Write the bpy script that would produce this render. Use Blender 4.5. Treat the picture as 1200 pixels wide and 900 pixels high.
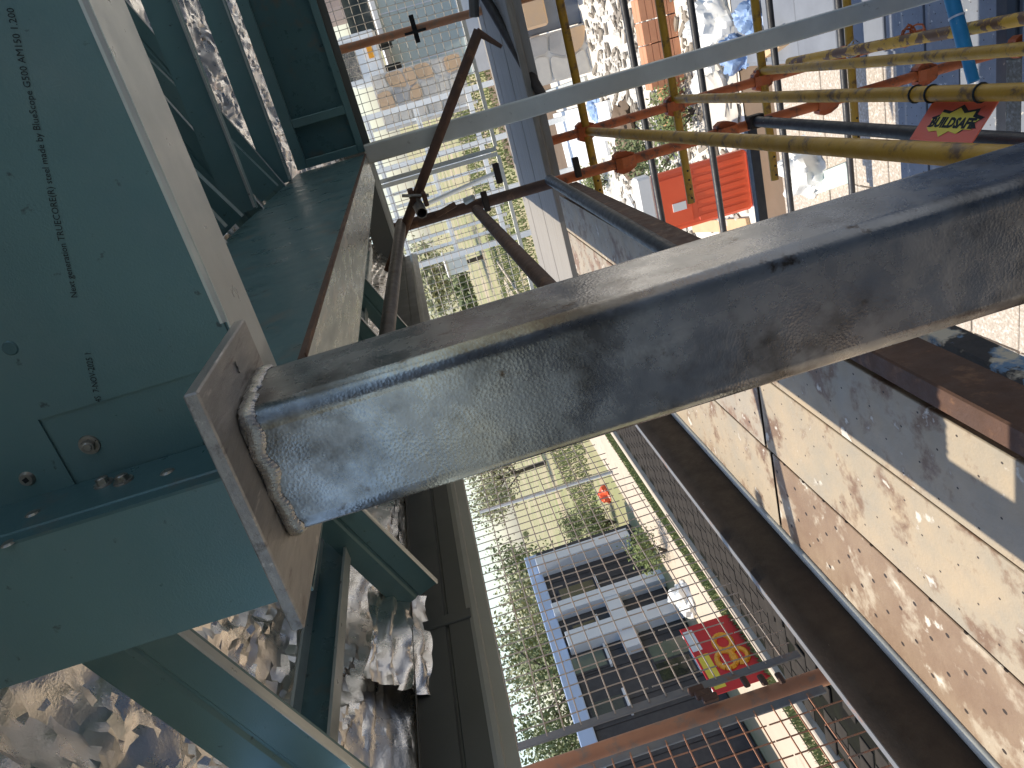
import bpy, bmesh, math, random
from mathutils import Vector, Matrix, noise
random.seed(7)
for o in list(bpy.data.objects): bpy.data.objects.remove(o)
SC = bpy.context.scene
COL = SC.collection
H = 3.3                      # eye height above the ground; builders take eye-relative metres
# ---------------------------------------------------------------- camera
F = 870.0
def _n(v): return v.normalized()
AY = _n(Vector((450-600, 110-450, F)))
AX = -_n(Vector((1160-600, 2430-450, F)))
AX = _n(AX - AX.dot(AY)*AY)
AZ = AX.cross(AY)
cam_d = bpy.data.cameras.new('camera'); cam = bpy.data.objects.new('camera', cam_d); COL.objects.link(cam)
cam_d.sensor_width = 36; cam_d.lens = F/1200*36; cam_d.clip_start = .02; cam_d.clip_end = 2000
cam.matrix_world = Matrix(((AX[0], -AX[1], -AX[2], 0), (AY[0], -AY[1], -AY[2], 0), (AZ[0], -AZ[1], -AZ[2], H), (0, 0, 0, 1)))
SC.camera = cam
# ---------------------------------------------------------------- sky, sun, exposure
TO_SUN = Vector((-1, -.3, 4.3)).normalized()
w = bpy.data.worlds.new('World'); SC.world = w; w.use_nodes = True
nt = w.node_tree
sky = nt.nodes.new('ShaderNodeTexSky'); sky.sky_type = 'NISHITA'; sky.sun_disc = False
sky.sun_elevation = math.asin(TO_SUN.z); sky.sun_rotation = math.atan2(TO_SUN.x, TO_SUN.y)
nt.links.new(sky.outputs[0], nt.nodes['Background'].inputs[0]); nt.nodes['Background'].inputs[1].default_value = .15
sl = bpy.data.lights.new('sun', 'SUN'); sl.energy = 3.9; sl.angle = math.radians(.5); sl.color = (1, .9, .75)
so = bpy.data.objects.new('sun', sl); COL.objects.link(so); so.location = (0, 0, 30)
so.rotation_euler = (-TO_SUN).to_track_quat('-Z', 'Y').to_euler()
SC.view_settings.view_transform = 'Standard'; SC.view_settings.look = 'None'; SC.view_settings.gamma = 1
SC.view_settings.exposure = .6
SC.render.resolution_x = 1024; SC.render.resolution_y = 768

# ---------------------------------------------------------------- helpers
def ray(px, py):
    c = Vector((px-600, py-450, F)); return Vector((c.dot(AX), c.dot(AY), c.dot(AZ)))
def onX(px, py, x): r = ray(px, py); return r*(x/r.x)
def onY(px, py, y): r = ray(px, py); return r*(y/r.y)
def onZ(px, py, z): r = ray(px, py); return r*(z/r.z)
GZ = -H                      # ground level

MATS = {}
def mat(name, c1, c2=None, scale=6, rough=.5, metal=0, bump=0, bscale=80, c3=None, sscale=10, sth=.6, rvar=.12, spec=.5, stretch=None, edge=.06, c4=None, s4=30, t4=.7):
    m = bpy.data.materials.new(name); m.use_nodes = True; t = m.node_tree; N = t.nodes; L = t.links
    b = N['Principled BSDF']
    tc = N.new('ShaderNodeTexCoord'); mp = N.new('ShaderNodeMapping'); L.new(tc.outputs['Object'], mp.inputs[0])
    if stretch: mp.inputs['Scale'].default_value = stretch
    def nz(s, d=6, r=.6):
        n = N.new('ShaderNodeTexNoise'); n.inputs['Scale'].default_value = s; n.inputs['Detail'].default_value = d; n.inputs['Roughness'].default_value = r
        L.new(mp.outputs[0], n.inputs['Vector']); return n
    n1 = nz(scale)
    def mix(fac, a, bb):
        x = N.new('ShaderNodeMix'); x.data_type = 'RGBA'; L.new(fac, x.inputs[0])
        for i, v in ((6, a), (7, bb)):
            if isinstance(v, tuple): x.inputs[i].default_value = (*v, 1)
            else: L.new(v, x.inputs[i])
        return x.outputs[2]
    def ramp(src, lo, hi):
        r = N.new('ShaderNodeMapRange'); r.inputs[1].default_value = lo; r.inputs[2].default_value = hi; L.new(src, r.inputs[0]); return r.outputs[0]
    col = mix(ramp(n1.outputs[0], .3, .7), c1, c2 or tuple(v*.8 for v in c1))
    if c3: col = mix(ramp(nz(sscale, 8, .65).outputs[0], sth-edge, sth+edge), col, c3)
    if c4: col = mix(ramp(nz(s4, 5, .6).outputs[0], t4-.03, t4+.03), col, c4)
    L.new(col, b.inputs['Base Color'])
    n2 = nz(scale*3.1)
    rr = N.new('ShaderNodeMapRange'); rr.inputs[1].default_value = .3; rr.inputs[2].default_value = .7
    rr.inputs[3].default_value = max(.02, rough-rvar); rr.inputs[4].default_value = min(1, rough+rvar); L.new(n2.outputs[0], rr.inputs[0]); L.new(rr.outputs[0], b.inputs['Roughness'])
    b.inputs['Metallic'].default_value = metal; b.inputs['Specular IOR Level'].default_value = spec
    if bump:
        bp = N.new('ShaderNodeBump'); bp.inputs['Strength'].default_value = bump; bp.inputs['Distance'].default_value = .002
        L.new(nz(bscale).outputs[0], bp.inputs['Height']); L.new(bp.outputs[0], b.inputs['Normal'])
    MATS[name] = m; return m

TEAL = (.13, .245, .25)
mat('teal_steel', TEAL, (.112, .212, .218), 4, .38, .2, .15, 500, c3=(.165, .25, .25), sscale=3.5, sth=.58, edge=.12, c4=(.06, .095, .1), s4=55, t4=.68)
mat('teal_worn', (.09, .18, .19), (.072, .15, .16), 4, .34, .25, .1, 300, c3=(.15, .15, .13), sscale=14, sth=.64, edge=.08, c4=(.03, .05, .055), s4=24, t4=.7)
mat('pale_flange', (.62, .65, .61), (.52, .56, .53), 9, .36, .5, .05, 200, c3=(.3, .26, .22), sscale=30, sth=.73)  # pale colour stands in for glancing reflections on the teal flange; lips share it
mat('post_steel', (.41, .415, .415), (.25, .255, .257), 11, .27, .93, 0, 360, c3=(.15, .145, .138), sscale=14, sth=.57, rvar=.1, edge=.09, c4=(.12, .095, .075), s4=30, t4=.67)
def _post_relief():
    m = MATS['post_steel']; N = m.node_tree.nodes; Lk = m.node_tree.links; b = N['Principled BSDF']
    tc = N.new('ShaderNodeTexCoord')
    v = N.new('ShaderNodeTexVoronoi'); v.inputs['Scale'].default_value = 420; Lk.new(tc.outputs['Object'], v.inputs['Vector'])
    n1 = N.new('ShaderNodeTexNoise'); n1.inputs['Scale'].default_value = 45; n1.inputs['Detail'].default_value = 8; Lk.new(tc.outputs['Object'], n1.inputs['Vector'])
    b1 = N.new('ShaderNodeBump'); b1.inputs['Strength'].default_value = .08; b1.inputs['Distance'].default_value = .001; Lk.new(v.outputs['Distance'], b1.inputs['Height'])
    b2 = N.new('ShaderNodeBump'); b2.inputs['Strength'].default_value = .2; b2.inputs['Distance'].default_value = .0012; Lk.new(n1.outputs[0], b2.inputs['Height']); Lk.new(b1.outputs[0], b2.inputs['Normal'])
    Lk.new(b2.outputs[0], b.inputs['Normal'])
_post_relief()
mat('zinc_light_streaks', (.56, .57, .52), (.36, .39, .37), 7, .3, .5, .1, 100, c3=(.66, .62, .54), sscale=9, sth=.58, edge=.05, stretch=(3, .5, 3), c4=(.22, .2, .17), s4=40, t4=.72)  # lintel underside: bounced light and its streaks painted into the zinc colour
mat('plate_steel', (.44, .42, .39), (.29, .28, .265), 30, .42, .5, .6, 160, c3=(.15, .13, .115), sscale=34, sth=.6, edge=.05, c4=(.58, .55, .51), s4=70, t4=.66, stretch=(1.6, .25, 1.6))
mat('weld_metal', (.6, .6, .59), (.38, .38, .38), 60, .3, .75, .35, 500, c3=(.2, .19, .175), sscale=60, sth=.64)
mat('screw_zinc', (.42, .4, .36), (.26, .24, .21), 90, .36, .8, .2, 300)
mat('dark_hole', (.012, .013, .014), None, 20, .8)
mat('ink', (.015, .02, .022), None, 20, .7)
mat('foil', (.96, .94, .9), (.92, .9, .86), 5, .3, 1, .3, 260, rvar=.1)
mat('fascia_grey', (.115, .12, .11), (.095, .1, .09), 3, .45, .1, .04, 200)
mat('fascia_lip', (.42, .42, .38), (.35, .35, .31), 5, .4, .15, .04, 200)
mat('white_post', (.56, .57, .53), (.47, .48, .45), 8, .5, .3, .25, 150, c3=(.2, .19, .17), sscale=22, sth=.68)
mat('rust_tube', (.075, .042, .03), (.12, .06, .036), 12, .7, .2, .6, 140, c3=(.19, .1, .055), sscale=24, sth=.62)
mat('dark_tube', (.026, .018, .013), (.04, .028, .02), 10, .62, .3, .5, 120, c3=(.2, .19, .17), sscale=17, sth=.7, edge=.02)
mat('grey_tube', (.19, .175, .16), (.12, .11, .1), 12, .5, .5, .4, 130, c3=(.13, .08, .05), sscale=20, sth=.64)
mat('black_tube', (.03, .032, .036), (.05, .052, .056), 14, .5, .3, .4, 120, c3=(.25, .22, .18), sscale=30, sth=.7, edge=.02)
mat('yellow_paint', (.5, .27, .02), (.4, .21, .018), 10, .5, 0, .4, 120, c3=(.13, .07, .03), sscale=20, sth=.6, c4=(.5, .42, .28), s4=60, t4=.72)
mat('yellow_worn', (.66, .36, .04), (.55, .3, .03), 10, .5, 0, .3, 120, c3=(.17, .085, .04), sscale=11, sth=.52, edge=.02)
mat('orange_paint', (.56, .13, .03), (.42, .1, .028), 12, .55, 0, .4, 120, c3=(.13, .06, .035), sscale=24, sth=.6, c4=(.55, .4, .28), s4=60, t4=.71)
mat('blue_paint', (.03, .27, .48), (.025, .2, .38), 12, .4, .1, .2, 120, c3=(.35, .4, .42), sscale=30, sth=.7)
mat('mesh_wire', (.46, .4, .33), (.5, .37, .27), 9, .6, .4, 0)
mat('mesh_wire_pale', (.62, .58, .5), (.4, .34, .28), 4, .5, .3, 0)
mat('frame_grey', (.17, .175, .185), (.23, .22, .21), 9, .55, .4, .4, 90, c3=(.3, .15, .08), sscale=13, sth=.63)
mat('rust_orange', (.5, .23, .12), (.42, .19, .1), 8, .65, .1, .4, 90, c3=(.3, .2, .14), sscale=18, sth=.6)
mat('timber_grey', (.3, .26, .21), (.22, .19, .15), 6, .8, 0, .6, 60, stretch=(2, 18, 18))
mat('soil', (.17, .12, .08), (.12, .085, .055), 1.2, .95, 0, .8, 12)
mat('lawn_ground', (.2, .235, .085), (.31, .27, .15), .35, .95, 0, .6, 10, c3=(.4, .32, .22), sscale=.22, sth=.56, edge=.1)
mat('paver_shaded', (.03, .026, .022), (.046, .04, .033), 3, .95, 0, .5, 40, spec=.12)  # shade over the driveway is put into this even dark colour
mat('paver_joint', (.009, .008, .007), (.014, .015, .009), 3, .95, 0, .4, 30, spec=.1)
mat('footpath', (.55, .46, .36), (.47, .4, .31), .8, .9, 0, .3, 20, c3=(.36, .3, .23), sscale=2, sth=.63)
mat('pale_concrete', (.72, .69, .62), (.6, .56, .49), 1.1, .9, 0, .5, 20, c3=(.4, .33, .25), sscale=1.6, sth=.63)
mat('slab_grey', (.2, .22, .25), (.15, .165, .19), 2, .85, 0, .5, 30)
mat('aggregate', (.52, .46, .38), (.3, .25, .2), 55, .9, 0, .9, 70, c3=(.62, .58, .52), sscale=45, sth=.58)
mat('grass', (.13, .18, .055), (.22, .24, .1), 2, .8, 0, 0)
mat('leaf', (.1, .14, .05), (.17, .19, .085), 2, .7, 0, 0)
mat('leaf_pale', (.27, .3, .15), (.33, .31, .19), 2, .7, 0, 0)
mat('bark', (.12, .095, .07), (.075, .06, .045), 5, .9, 0, .8, 20)
mat('house_dark', (.035, .034, .036), (.05, .049, .05), 3, .8, 0, .6, 25)
mat('parapet_blue', (.4, .5, .68), (.38, .48, .66), .5, .4, .1, 0, rvar=.02)
mat('silver_trim', (.62, .65, .68), (.58, .61, .64), .5, .35, .1, 0, rvar=.02)
mat('white_paint', (.8, .8, .77), (.74, .74, .7), 3, .5, 0, .1, 40)
mat('glass_dark', (.012, .016, .016), (.02, .026, .024), 1, .08, 0, 0, spec=.8)
mat('glass_green', (.1, .13, .1), (.06, .08, .065), 1.5, .15, 0, 0, spec=.8)
mat('wall_green', (.5, .57, .53), (.46, .53, .49), 1, .8, 0, .1, 30)
mat('brick_brown', (.4, .3, .25), (.33, .25, .21), 2, .9, 0, .4, 20)
mat('brick_orange', (.56, .27, .15), (.48, .22, .12), 4, .85, 0, .5, 30)
mat('stone_pale', (.62, .58, .5), (.5, .47, .42), 5, .9, 0, .6, 20)
mat('stone_tan', (.56, .38, .22), (.5, .36, .24), 5, .9, 0, .6, 20)
mat('stone_grey', (.34, .33, .31), (.42, .4, .37), 5, .9, 0, .6, 20)
mat('mortar', (.62, .6, .55), (.52, .5, .46), 8, .95, 0, .4, 30)
mat('red_plastic', (.9, .13, .045), (.84, .11, .04), 3, .4, 0, .05, 40)
mat('red_print', (.62, .03, .03), (.56, .025, .03), 3, .5, 0, 0)
mat('sign_red', (.8, .15, .09), (.74, .13, .08), 6, .42, 0, .05, 80, c3=(.45, .06, .04), sscale=18, sth=.66)
mat('sign_yellow', (.85, .66, .07), (.78, .6, .06), 8, .45, 0, 0)
mat('orange_print', (.85, .36, .02), None, 8, .5, 0, 0)
mat('blue_tarp', (.2, .32, .55), (.3, .4, .56), 6, .5, 0, .5, 20)
mat('timber_new', (.6, .42, .24), (.5, .34, .19), 5, .8, 0, .3, 40)
mat('cable', (.25, .12, .1), None, 5, .5)

def plank_mat(name, c1, c2, rust, sth, hole):
    m = mat(name, c1, c2, 9, .62, .1, .7, 110, c3=rust, sscale=11, sth=sth, edge=.05, c4=(.6, .57, .5), s4=22, t4=.67)
    t = m.node_tree; N = t.nodes; L = t.links; b = N['Principled BSDF']
    tc = N.new('ShaderNodeTexCoord'); sp = N.new('ShaderNodeSeparateXYZ'); L.new(tc.outputs['Object'], sp.inputs[0])
    def math_(op, a, bb=None):
        n = N.new('ShaderNodeMath'); n.operation = op
        for i, v in enumerate((a, bb)):
            if v is None: continue
            if isinstance(v, (int, float)): n.inputs[i].default_value = v
            else: L.new(v, n.inputs[i])
        return n.outputs[0]
    # rows of punched grip holes, staggered
    xr = math_('DIVIDE', sp.outputs[0], .045); row = math_('FLOOR', xr)
    yo = math_('ADD', math_('DIVIDE', sp.outputs[1], .085), math_('MULTIPLY', math_('MODULO', row, 2), .5))
    fx = math_('SUBTRACT', math_('FRACT', xr), .5); fy = math_('SUBTRACT', math_('FRACT', yo), .5)
    d = math_('SQRT', math_('ADD', math_('POWER', math_('MULTIPLY', fx, .045), 2), math_('POWER', math_('MULTIPLY', fy, .068), 2)))
    msk = math_('LESS_THAN', d, hole)
    old = b.inputs['Base Color'].links[0].from_socket
    x = N.new('ShaderNodeMix'); x.data_type = 'RGBA'; L.new(msk, x.inputs[0]); L.new(old, x.inputs[6]); x.inputs[7].default_value = (.035, .025, .02, 1)
    L.new(x.outputs[2], b.inputs['Base Color'])
plank_mat('plank_cream', (.42, .335, .23), (.32, .285, .225), (.2, .13, .085), .58, .0019)
plank_mat('plank_rust', (.205, .135, .09), (.28, .205, .14), (.42, .355, .27), .57, .0042)
plank_mat('plank_mixed', (.4, .34, .26), (.32, .29, .24), (.23, .15, .105), .53, .0035)
plank_mat('plank_blue', (.2, .22, .25), (.16, .175, .2), (.3, .3, .3), .68, .003)
mat('beam_patchy', (.03, .03, .032), (.05, .048, .045), 12, .5, .2, .4, 90, c3=(.16, .27, .4), sscale=7, sth=.57, edge=.015, c4=(.62, .55, .42), s4=9, t4=.6)

# ---------------------------------------------------------------- mesh builder (eye-relative coordinates)
class MB:
    def __init__(s): s.v = []; s.f = []
    def add(s, vs, fs):
        k = len(s.v); s.v += [Vector(v) for v in vs]; s.f += [tuple(i+k for i in f) for f in fs]; return s
    def box(s, x0, x1, y0, y1, z0, z1):
        return s.add([(x, y, z) for z in (z0, z1) for y in (y0, y1) for x in (x0, x1)],
                     [(0, 2, 3, 1), (4, 5, 7, 6), (0, 1, 5, 4), (2, 6, 7, 3), (0, 4, 6, 2), (1, 3, 7, 5)])
    def obox(s, c, u, v, wv):
        c, u, v, wv = Vector(c), Vector(u), Vector(v), Vector(wv)
        return s.add([c+a*u+b*v+d*wv for d in (-1, 1) for b in (-1, 1) for a in (-1, 1)],
                     [(0, 2, 3, 1), (4, 5, 7, 6), (0, 1, 5, 4), (2, 6, 7, 3), (0, 4, 6, 2), (1, 3, 7, 5)])
    def loop_extrude(s, loop, d):
        n = len(loop); d = Vector(d); a = [Vector(p) for p in loop]
        return s.add(a+[p+d for p in a], [tuple(range(n))[::-1], tuple(range(n, 2*n))]+[(i, (i+1) % n, n+(i+1) % n, n+i) for i in range(n)])
    def tube(s, p0, p1, r, n=14, wall=.004, r1=None):
        p0, p1 = Vector(p0), Vector(p1); d = (p1-p0).normalized(); u = d.orthogonal().normalized(); v = d.cross(u)
        def ring(p, rr): return [p+rr*(math.cos(2*math.pi*i/n)*u+math.sin(2*math.pi*i/n)*v) for i in range(n)]
        r1 = r if r1 is None else r1
        if wall and r > wall*1.5:
            vs = ring(p0, r)+ring(p1, r1)+ring(p0, r-wall)+ring(p1, r1-wall); fs = []
            for i in range(n):
                j = (i+1) % n
                fs += [(i, j, n+j, n+i), (2*n+j, 2*n+i, 3*n+i, 3*n+j), (i, 2*n+i, 2*n+j, j), (n+i, n+j, 3*n+j, 3*n+i)]
        else:
            vs = ring(p0, r)+ring(p1, r1); fs = [(i, (i+1) % n, n+(i+1) % n, n+i) for i in range(n)]+[tuple(range(n))[::-1], tuple(range(n, 2*n))]
        return s.add(vs, fs)
    def ribbon(s, p0, p1, u, v, pts, t):
        """thin folded-sheet section: polyline pts in (u, v), thickness t, extruded p0 to p1"""
        P = [Vector((a, b)) for a, b in pts]; n = len(P); off = []
        for i in range(n):
            d0 = (P[i]-P[i-1]).normalized() if i else (P[1]-P[0]).normalized()
            d1 = (P[i+1]-P[i]).normalized() if i < n-1 else d0
            nn = Vector((-(d0+d1).y, (d0+d1).x)).normalized(); k = 1/max(.3, nn.dot(Vector((-d0.y, d0.x))))
            off.append(P[i]+nn*t*k)
        p0, p1, u, v = Vector(p0), Vector(p1), Vector(u), Vector(v)
        def w3(p, q): return q+u*p.x+v*p.y
        vs = [w3(p, p0) for p in P]+[w3(p, p0) for p in off]+[w3(p, p1) for p in P]+[w3(p, p1) for p in off]; fs = []
        for i in range(n-1):
            a, b, c, d = i, i+1, n+i+1, n+i
            fs += [(a, b, c, d), (2*n+d, 2*n+c, 2*n+b, 2*n+a), (b, a, 2*n+a, 2*n+b), (d, c, 2*n+c, 2*n+d)]
        for i in (0, n-1): fs.append((i, n+i, 3*n+i, 2*n+i))
        return s.add(vs, fs)
    def build(s, name, m, parent=None, bevel=0, smooth=False, seg=1, sharp=.7):
        me = bpy.data.meshes.new(name)
        V = [p+Vector((0, 0, H)) for p in s.v]
        if parent is not None:
            base = parent.matrix_basis.translation.copy(); q = parent.parent
            while q is not None: base += q.matrix_basis.translation; q = q.parent
        else:
            xs = [p.x for p in V]; ys = [p.y for p in V]; zs = [p.z for p in V]
            base = Vector(((min(xs)+max(xs))/2, (min(ys)+max(ys))/2, min(zs)))
        me.from_pydata([tuple(p-base) for p in V], [], s.f)
        bm = bmesh.new(); bm.from_mesh(me); bmesh.ops.recalc_face_normals(bm, faces=bm.faces)
        if bevel:
            es = [e for e in bm.edges if len(e.link_faces) == 2 and e.calc_face_angle(0) > .6]
            bmesh.ops.bevel(bm, geom=es, offset=bevel, segments=seg, affect='EDGES', clamp_overlap=True)
        if smooth:
            for f in bm.faces: f.smooth = True
            for e in bm.edges:
                if len(e.link_faces) == 2 and e.calc_face_angle(0) > sharp: e.smooth = False
        bm.to_mesh(me); bm.free()
        me.materials.append(MATS[m])
        o = bpy.data.objects.new(name, me); COL.objects.link(o)
        if parent is not None: o.parent = parent
        else: o.location = base
        return o
def tag(o, label=None, cat=None, group=None, kind=None):
    for k, v in (('label', label), ('category', cat), ('group', group), ('kind', kind)):
        if v: o[k] = v
    return o
def thing(name, label, cat, loc, group=None):
    o = bpy.data.objects.new(name, None); COL.objects.link(o); o.location = (loc[0], loc[1], loc[2]+H); o.empty_display_size = .05
    return tag(o, label, cat, group)
def copy_tree(o, parent=None):
    c = o.copy(); COL.objects.link(c); c.parent = parent
    for ch in o.children: copy_tree(ch, c)
    return c
def bx(name, m, parent, *d, bevel=0): return MB().box(*d).build(name, m, parent, bevel)
EX, EY, EZ = Vector((1, 0, 0)), Vector((0, 1, 0)), Vector((0, 0, 1))
def seg(name, label, cat, p0, p1, r, m, group=None, n=14):
    return tag(MB().tube(p0, p1, r, n).build(name, m, None, smooth=True), label, cat, group)
def fontmesh(name, body, size, m, parent, origin, ux, uz, shear=0, align='LEFT', ext=0, width=1, bold=0):
    c = bpy.data.curves.new(name, 'FONT'); c.body = body; c.size = size; c.shear = shear; c.align_x = align; c.extrude = ext; c.offset = bold; c.resolution_u = 2
    t = bpy.data.objects.new('tmp', c); COL.objects.link(t)
    me = bpy.data.meshes.new_from_object(t.evaluated_get(bpy.context.evaluated_depsgraph_get()))
    bpy.data.objects.remove(t)
    ux, uz = Vector(ux).normalized(), Vector(uz).normalized(); nn = ux.cross(uz)
    base = parent.matrix_basis.translation.copy(); q = parent.parent
    while q is not None: base += q.matrix_basis.translation; q = q.parent
    for v in me.vertices: v.co = Vector(origin)+Vector((0, 0, H))-base+ux*v.co.x*width+uz*v.co.y+nn*v.co.z
    me.materials.clear(); me.materials.append(MATS[m]); me.name = name
    o = bpy.data.objects.new(name, me); COL.objects.link(o); o.parent = parent; return o

# ================================================================ SETTING: ground
def sheet(name, m, x0, x1, y0, y1, z, kind='structure', nx=1, ny=1):
    b = MB()
    b.add([(x0+(x1-x0)*i/nx, y0+(y1-y0)*j/ny, z) for j in range(ny+1) for i in range(nx+1)],
          [(j*(nx+1)+i, j*(nx+1)+i+1, (j+1)*(nx+1)+i+1, (j+1)*(nx+1)+i) for j in range(ny) for i in range(nx)])
    return tag(b.build(name, m), None, None, None, kind)
sheet('ground', 'lawn_ground', -600, 600, -600, 600, GZ-.02)
sheet('dirt_yard', 'soil', -3.2, 30, -12, 26, GZ-.012)
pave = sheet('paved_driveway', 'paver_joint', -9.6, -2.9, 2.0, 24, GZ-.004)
sheet('footpath', 'footpath', -12.4, -10.6, -20, 40, GZ)
sheet('patio_slab', 'slab_grey', -.62, 9, -3, 7.2, GZ)
sheet('aggregate_paving', 'aggregate', -2.85, -.66, -3, 6.6, GZ)
sheet('concrete_yard', 'pale_concrete', -3.4, 9, 7.25, 16, GZ+.002)
# block pavers of the driveway, the nearest as pieces, the rest joined
bw, bd = .32, .30
cells = []
for j in range(int(22/bd)):
    for i in range(int(6.7/bw)):
        x = -9.6+bw*i+(bw/2 if j % 2 else 0); y = 2.0+bd*j
        if x+bw > -2.9 or y < 4 or y > 23.6: continue
        cells.append((x, y))
cells.sort(key=lambda c: abs(c[0]+6.4)*.9+abs(c[1]-6.3))
pm = None
for k, (x, y) in enumerate(cells[:300]):
    if pm is None:
        p0 = MB().box(x+.012, x+bw-.012, y+.012, y+bd-.012, GZ-.02, GZ+.008).build('paver', 'paver_shaded', pave, .006)
        pm = p0.data; px0 = (x, y)
    else:
        p = bpy.data.objects.new('paver', pm); COL.objects.link(p); p.parent = pave
        p.location = (x-px0[0], y-px0[1], random.uniform(-.003, .003)); p.rotation_euler = (random.uniform(-.006, .006), random.uniform(-.006, .006), 0)
b = MB()
for x, y in cells[300:]:
    dz = random.uniform(-.003, .003); b.box(x+.012, x+bw-.012, y+.012, y+bd-.012, GZ-.02, GZ+.006+dz)
tag(b.build('paver_field', 'paver_shaded', pave), None, None, None, 'stuff')
# kerb between drive and verge
kb = MB().box(-9.78, -9.62, 2, 40, GZ-.1, GZ+.1).build('kerb', 'footpath', None, .02); tag(kb, kind='structure')

def blades(name, m, n, fn, h0, h1, wd, label=None, cat=None):
    b = MB()
    for _ in range(n):
        x, y, z = fn(); a = random.random()*6.28; h = random.uniform(h0, h1); l = random.uniform(-.5, .5)*h; q = random.random()*6.28
        dx, dy = math.cos(a)*wd, math.sin(a)*wd
        b.add([(x-dx, y-dy, z), (x+dx, y+dy, z), (x+l*math.cos(q), y+l*math.sin(q), z+h)], [(0, 1, 2)])
    return tag(b.build(name, m), label, cat, None, 'stuff')
blades('verge_grass', 'grass', 9000, lambda: (random.uniform(-10.5, -9.85), random.uniform(5, 24), GZ-.02), .04, .11, .02, 'green grass verge between the driveway and the footpath', 'grass')
blades('lawn_grass', 'grass', 26000, lambda: (random.uniform(-22, 1.5), random.uniform(24.3, 44), GZ-.02), .05, .16, .03, 'patchy green lawn beyond the driveway', 'grass')

# unseen wall added behind the camera to darken reflections and shade the teal panels
bw_ = MB().box(-9, .25, -2.6, -2.4, GZ, -.1).box(.25, 8, -2.6, -2.4, GZ, .72).build('added_shade_wall', 'slab_grey', None, .01); tag(bw_, kind='structure')
# ================================================================ STEEL POST (foreground)
PX0, PX1, PY0, PY1 = -.270, -.168, .480, .582
post = thing('steel_post', 'dark galvanised square steel post with rounded corners, welded to a top plate, filling the foreground', 'post', ((PX0+PX1)/2, (PY0+PY1)/2, GZ))
def rrect(x0, x1, y0, y1, r, k=5):
    out = []
    for cx, cy, a0 in ((x1-r, y1-r, 0), (x0+r, y1-r, 90), (x0+r, y0+r, 180), (x1-r, y0+r, 270)):
        for i in range(k+1):
            a = math.radians(a0+90*i/k); p = (cx+r*math.cos(a), cy+r*math.sin(a)); tg = (-math.sin(a)*.0006, math.cos(a)*.0006)
            if i == 0: out.append((p[0]-tg[0], p[1]-tg[1]))
            out.append(p)
            if i == k: out.append((p[0]+tg[0], p[1]+tg[1]))
    return out
def shs(x0, x1, y0, y1, r, t, z0, z1, m, parent, name='shaft', div=1):
    o = rrect(x0, x1, y0, y1, r); i_ = rrect(x0+t, x1-t, y0+t, y1-t, max(.001, r-t)); n = len(o); b = MB()
    vs = []
    for k in range(div+1):
        z = z0+(z1-z0)*k/div; vs += [(x, y, z) for x, y in o]
    base = len(vs); vs += [(x, y, z0) for x, y in i_]+[(x, y, z1) for x, y in i_]; fs = []
    for k in range(div):
        for q in range(n):
            j = (q+1) % n; fs.append((k*n+q, k*n+j, (k+1)*n+j, (k+1)*n+q))
    for q in range(n):
        j = (q+1) % n
        fs += [(base+j, base+q, base+n+q, base+n+j), (q, base+q, base+j, j), (div*n+q, div*n+j, base+n+j, base+n+q)]
    b.add(vs, fs); return b.build(name, m, parent, smooth=True)
shs(PX0, PX1, PY0, PY1, .0145, .006, GZ+.012, .1595, 'post_steel', post)
bx('base_plate', 'plate_steel', post, PX0-.05, PX1+.05, PY0-.05, PY1+.05, GZ+.001, GZ+.012)
MB().add([(-.131, .440, .160), (-.314, .434, .160), (-.318, .602, .160), (-.132, .602, .160), (-.131, .440, .1695), (-.314, .434, .1695), (-.318, .602, .1695), (-.132, .602, .1695)],
         [(3, 2, 1, 0), (4, 5, 6, 7), (0, 1, 5, 4), (1, 2, 6, 5), (2, 3, 7, 6), (3, 0, 4, 7)]).build('top_plate', 'plate_steel', post, .0012)
# weld bead round the junction
b = MB(); per = rrect(PX0-.0005, PX1+.0005, PY0-.0005, PY1+.0005, .014, 6); path = []
for i in range(len(per)):
    a, c = Vector(per[i]), Vector(per[(i+1) % len(per)]); L = (c-a).length; k = max(1, int(L/.0008))
    path += [a+(c-a)*j/k for j in range(k)]
n = len(path); cen = Vector(((PX0+PX1)/2, (PY0+PY1)/2)); rings = []
for i, p in enumerate(path):
    d = (p-cen).normalized(); q = Vector((p.x, p.y, 0))*90
    r = .0047+.0016*noise.noise(q*.8)+.0005*noise.noise(q*3)+.00028*math.sin(i*1.75+noise.noise(q)*2)
    zc = .154-.004*noise.noise(q*.7)
    ring = []
    for k in range(8):
        a = 2*math.pi*k/8; rr = r*(1+.10*noise.noise(q*2.2+Vector((k*.6, 1, 2))))
        ring.append((p.x+d.x*rr*.6*math.cos(a), p.y+d.y*rr*.6*math.cos(a), zc+rr*math.sin(a)*1.25))
    rings += ring
b.add(rings, [(i*8+k, i*8+(k+1) % 8, ((i+1) % n)*8+(k+1) % 8, ((i+1) % n)*8+k) for i in range(n) for k in range(8)])
b.build('weld_bead', 'weld_metal', post, smooth=True)
for z, x in ((.1592, -.147), (.1592, -.1515)):
    MB().tube((x, .532, .1605), (x, .532, .1588), .0024, 10, 0).build('punch_mark', 'plate_steel', post)

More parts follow.
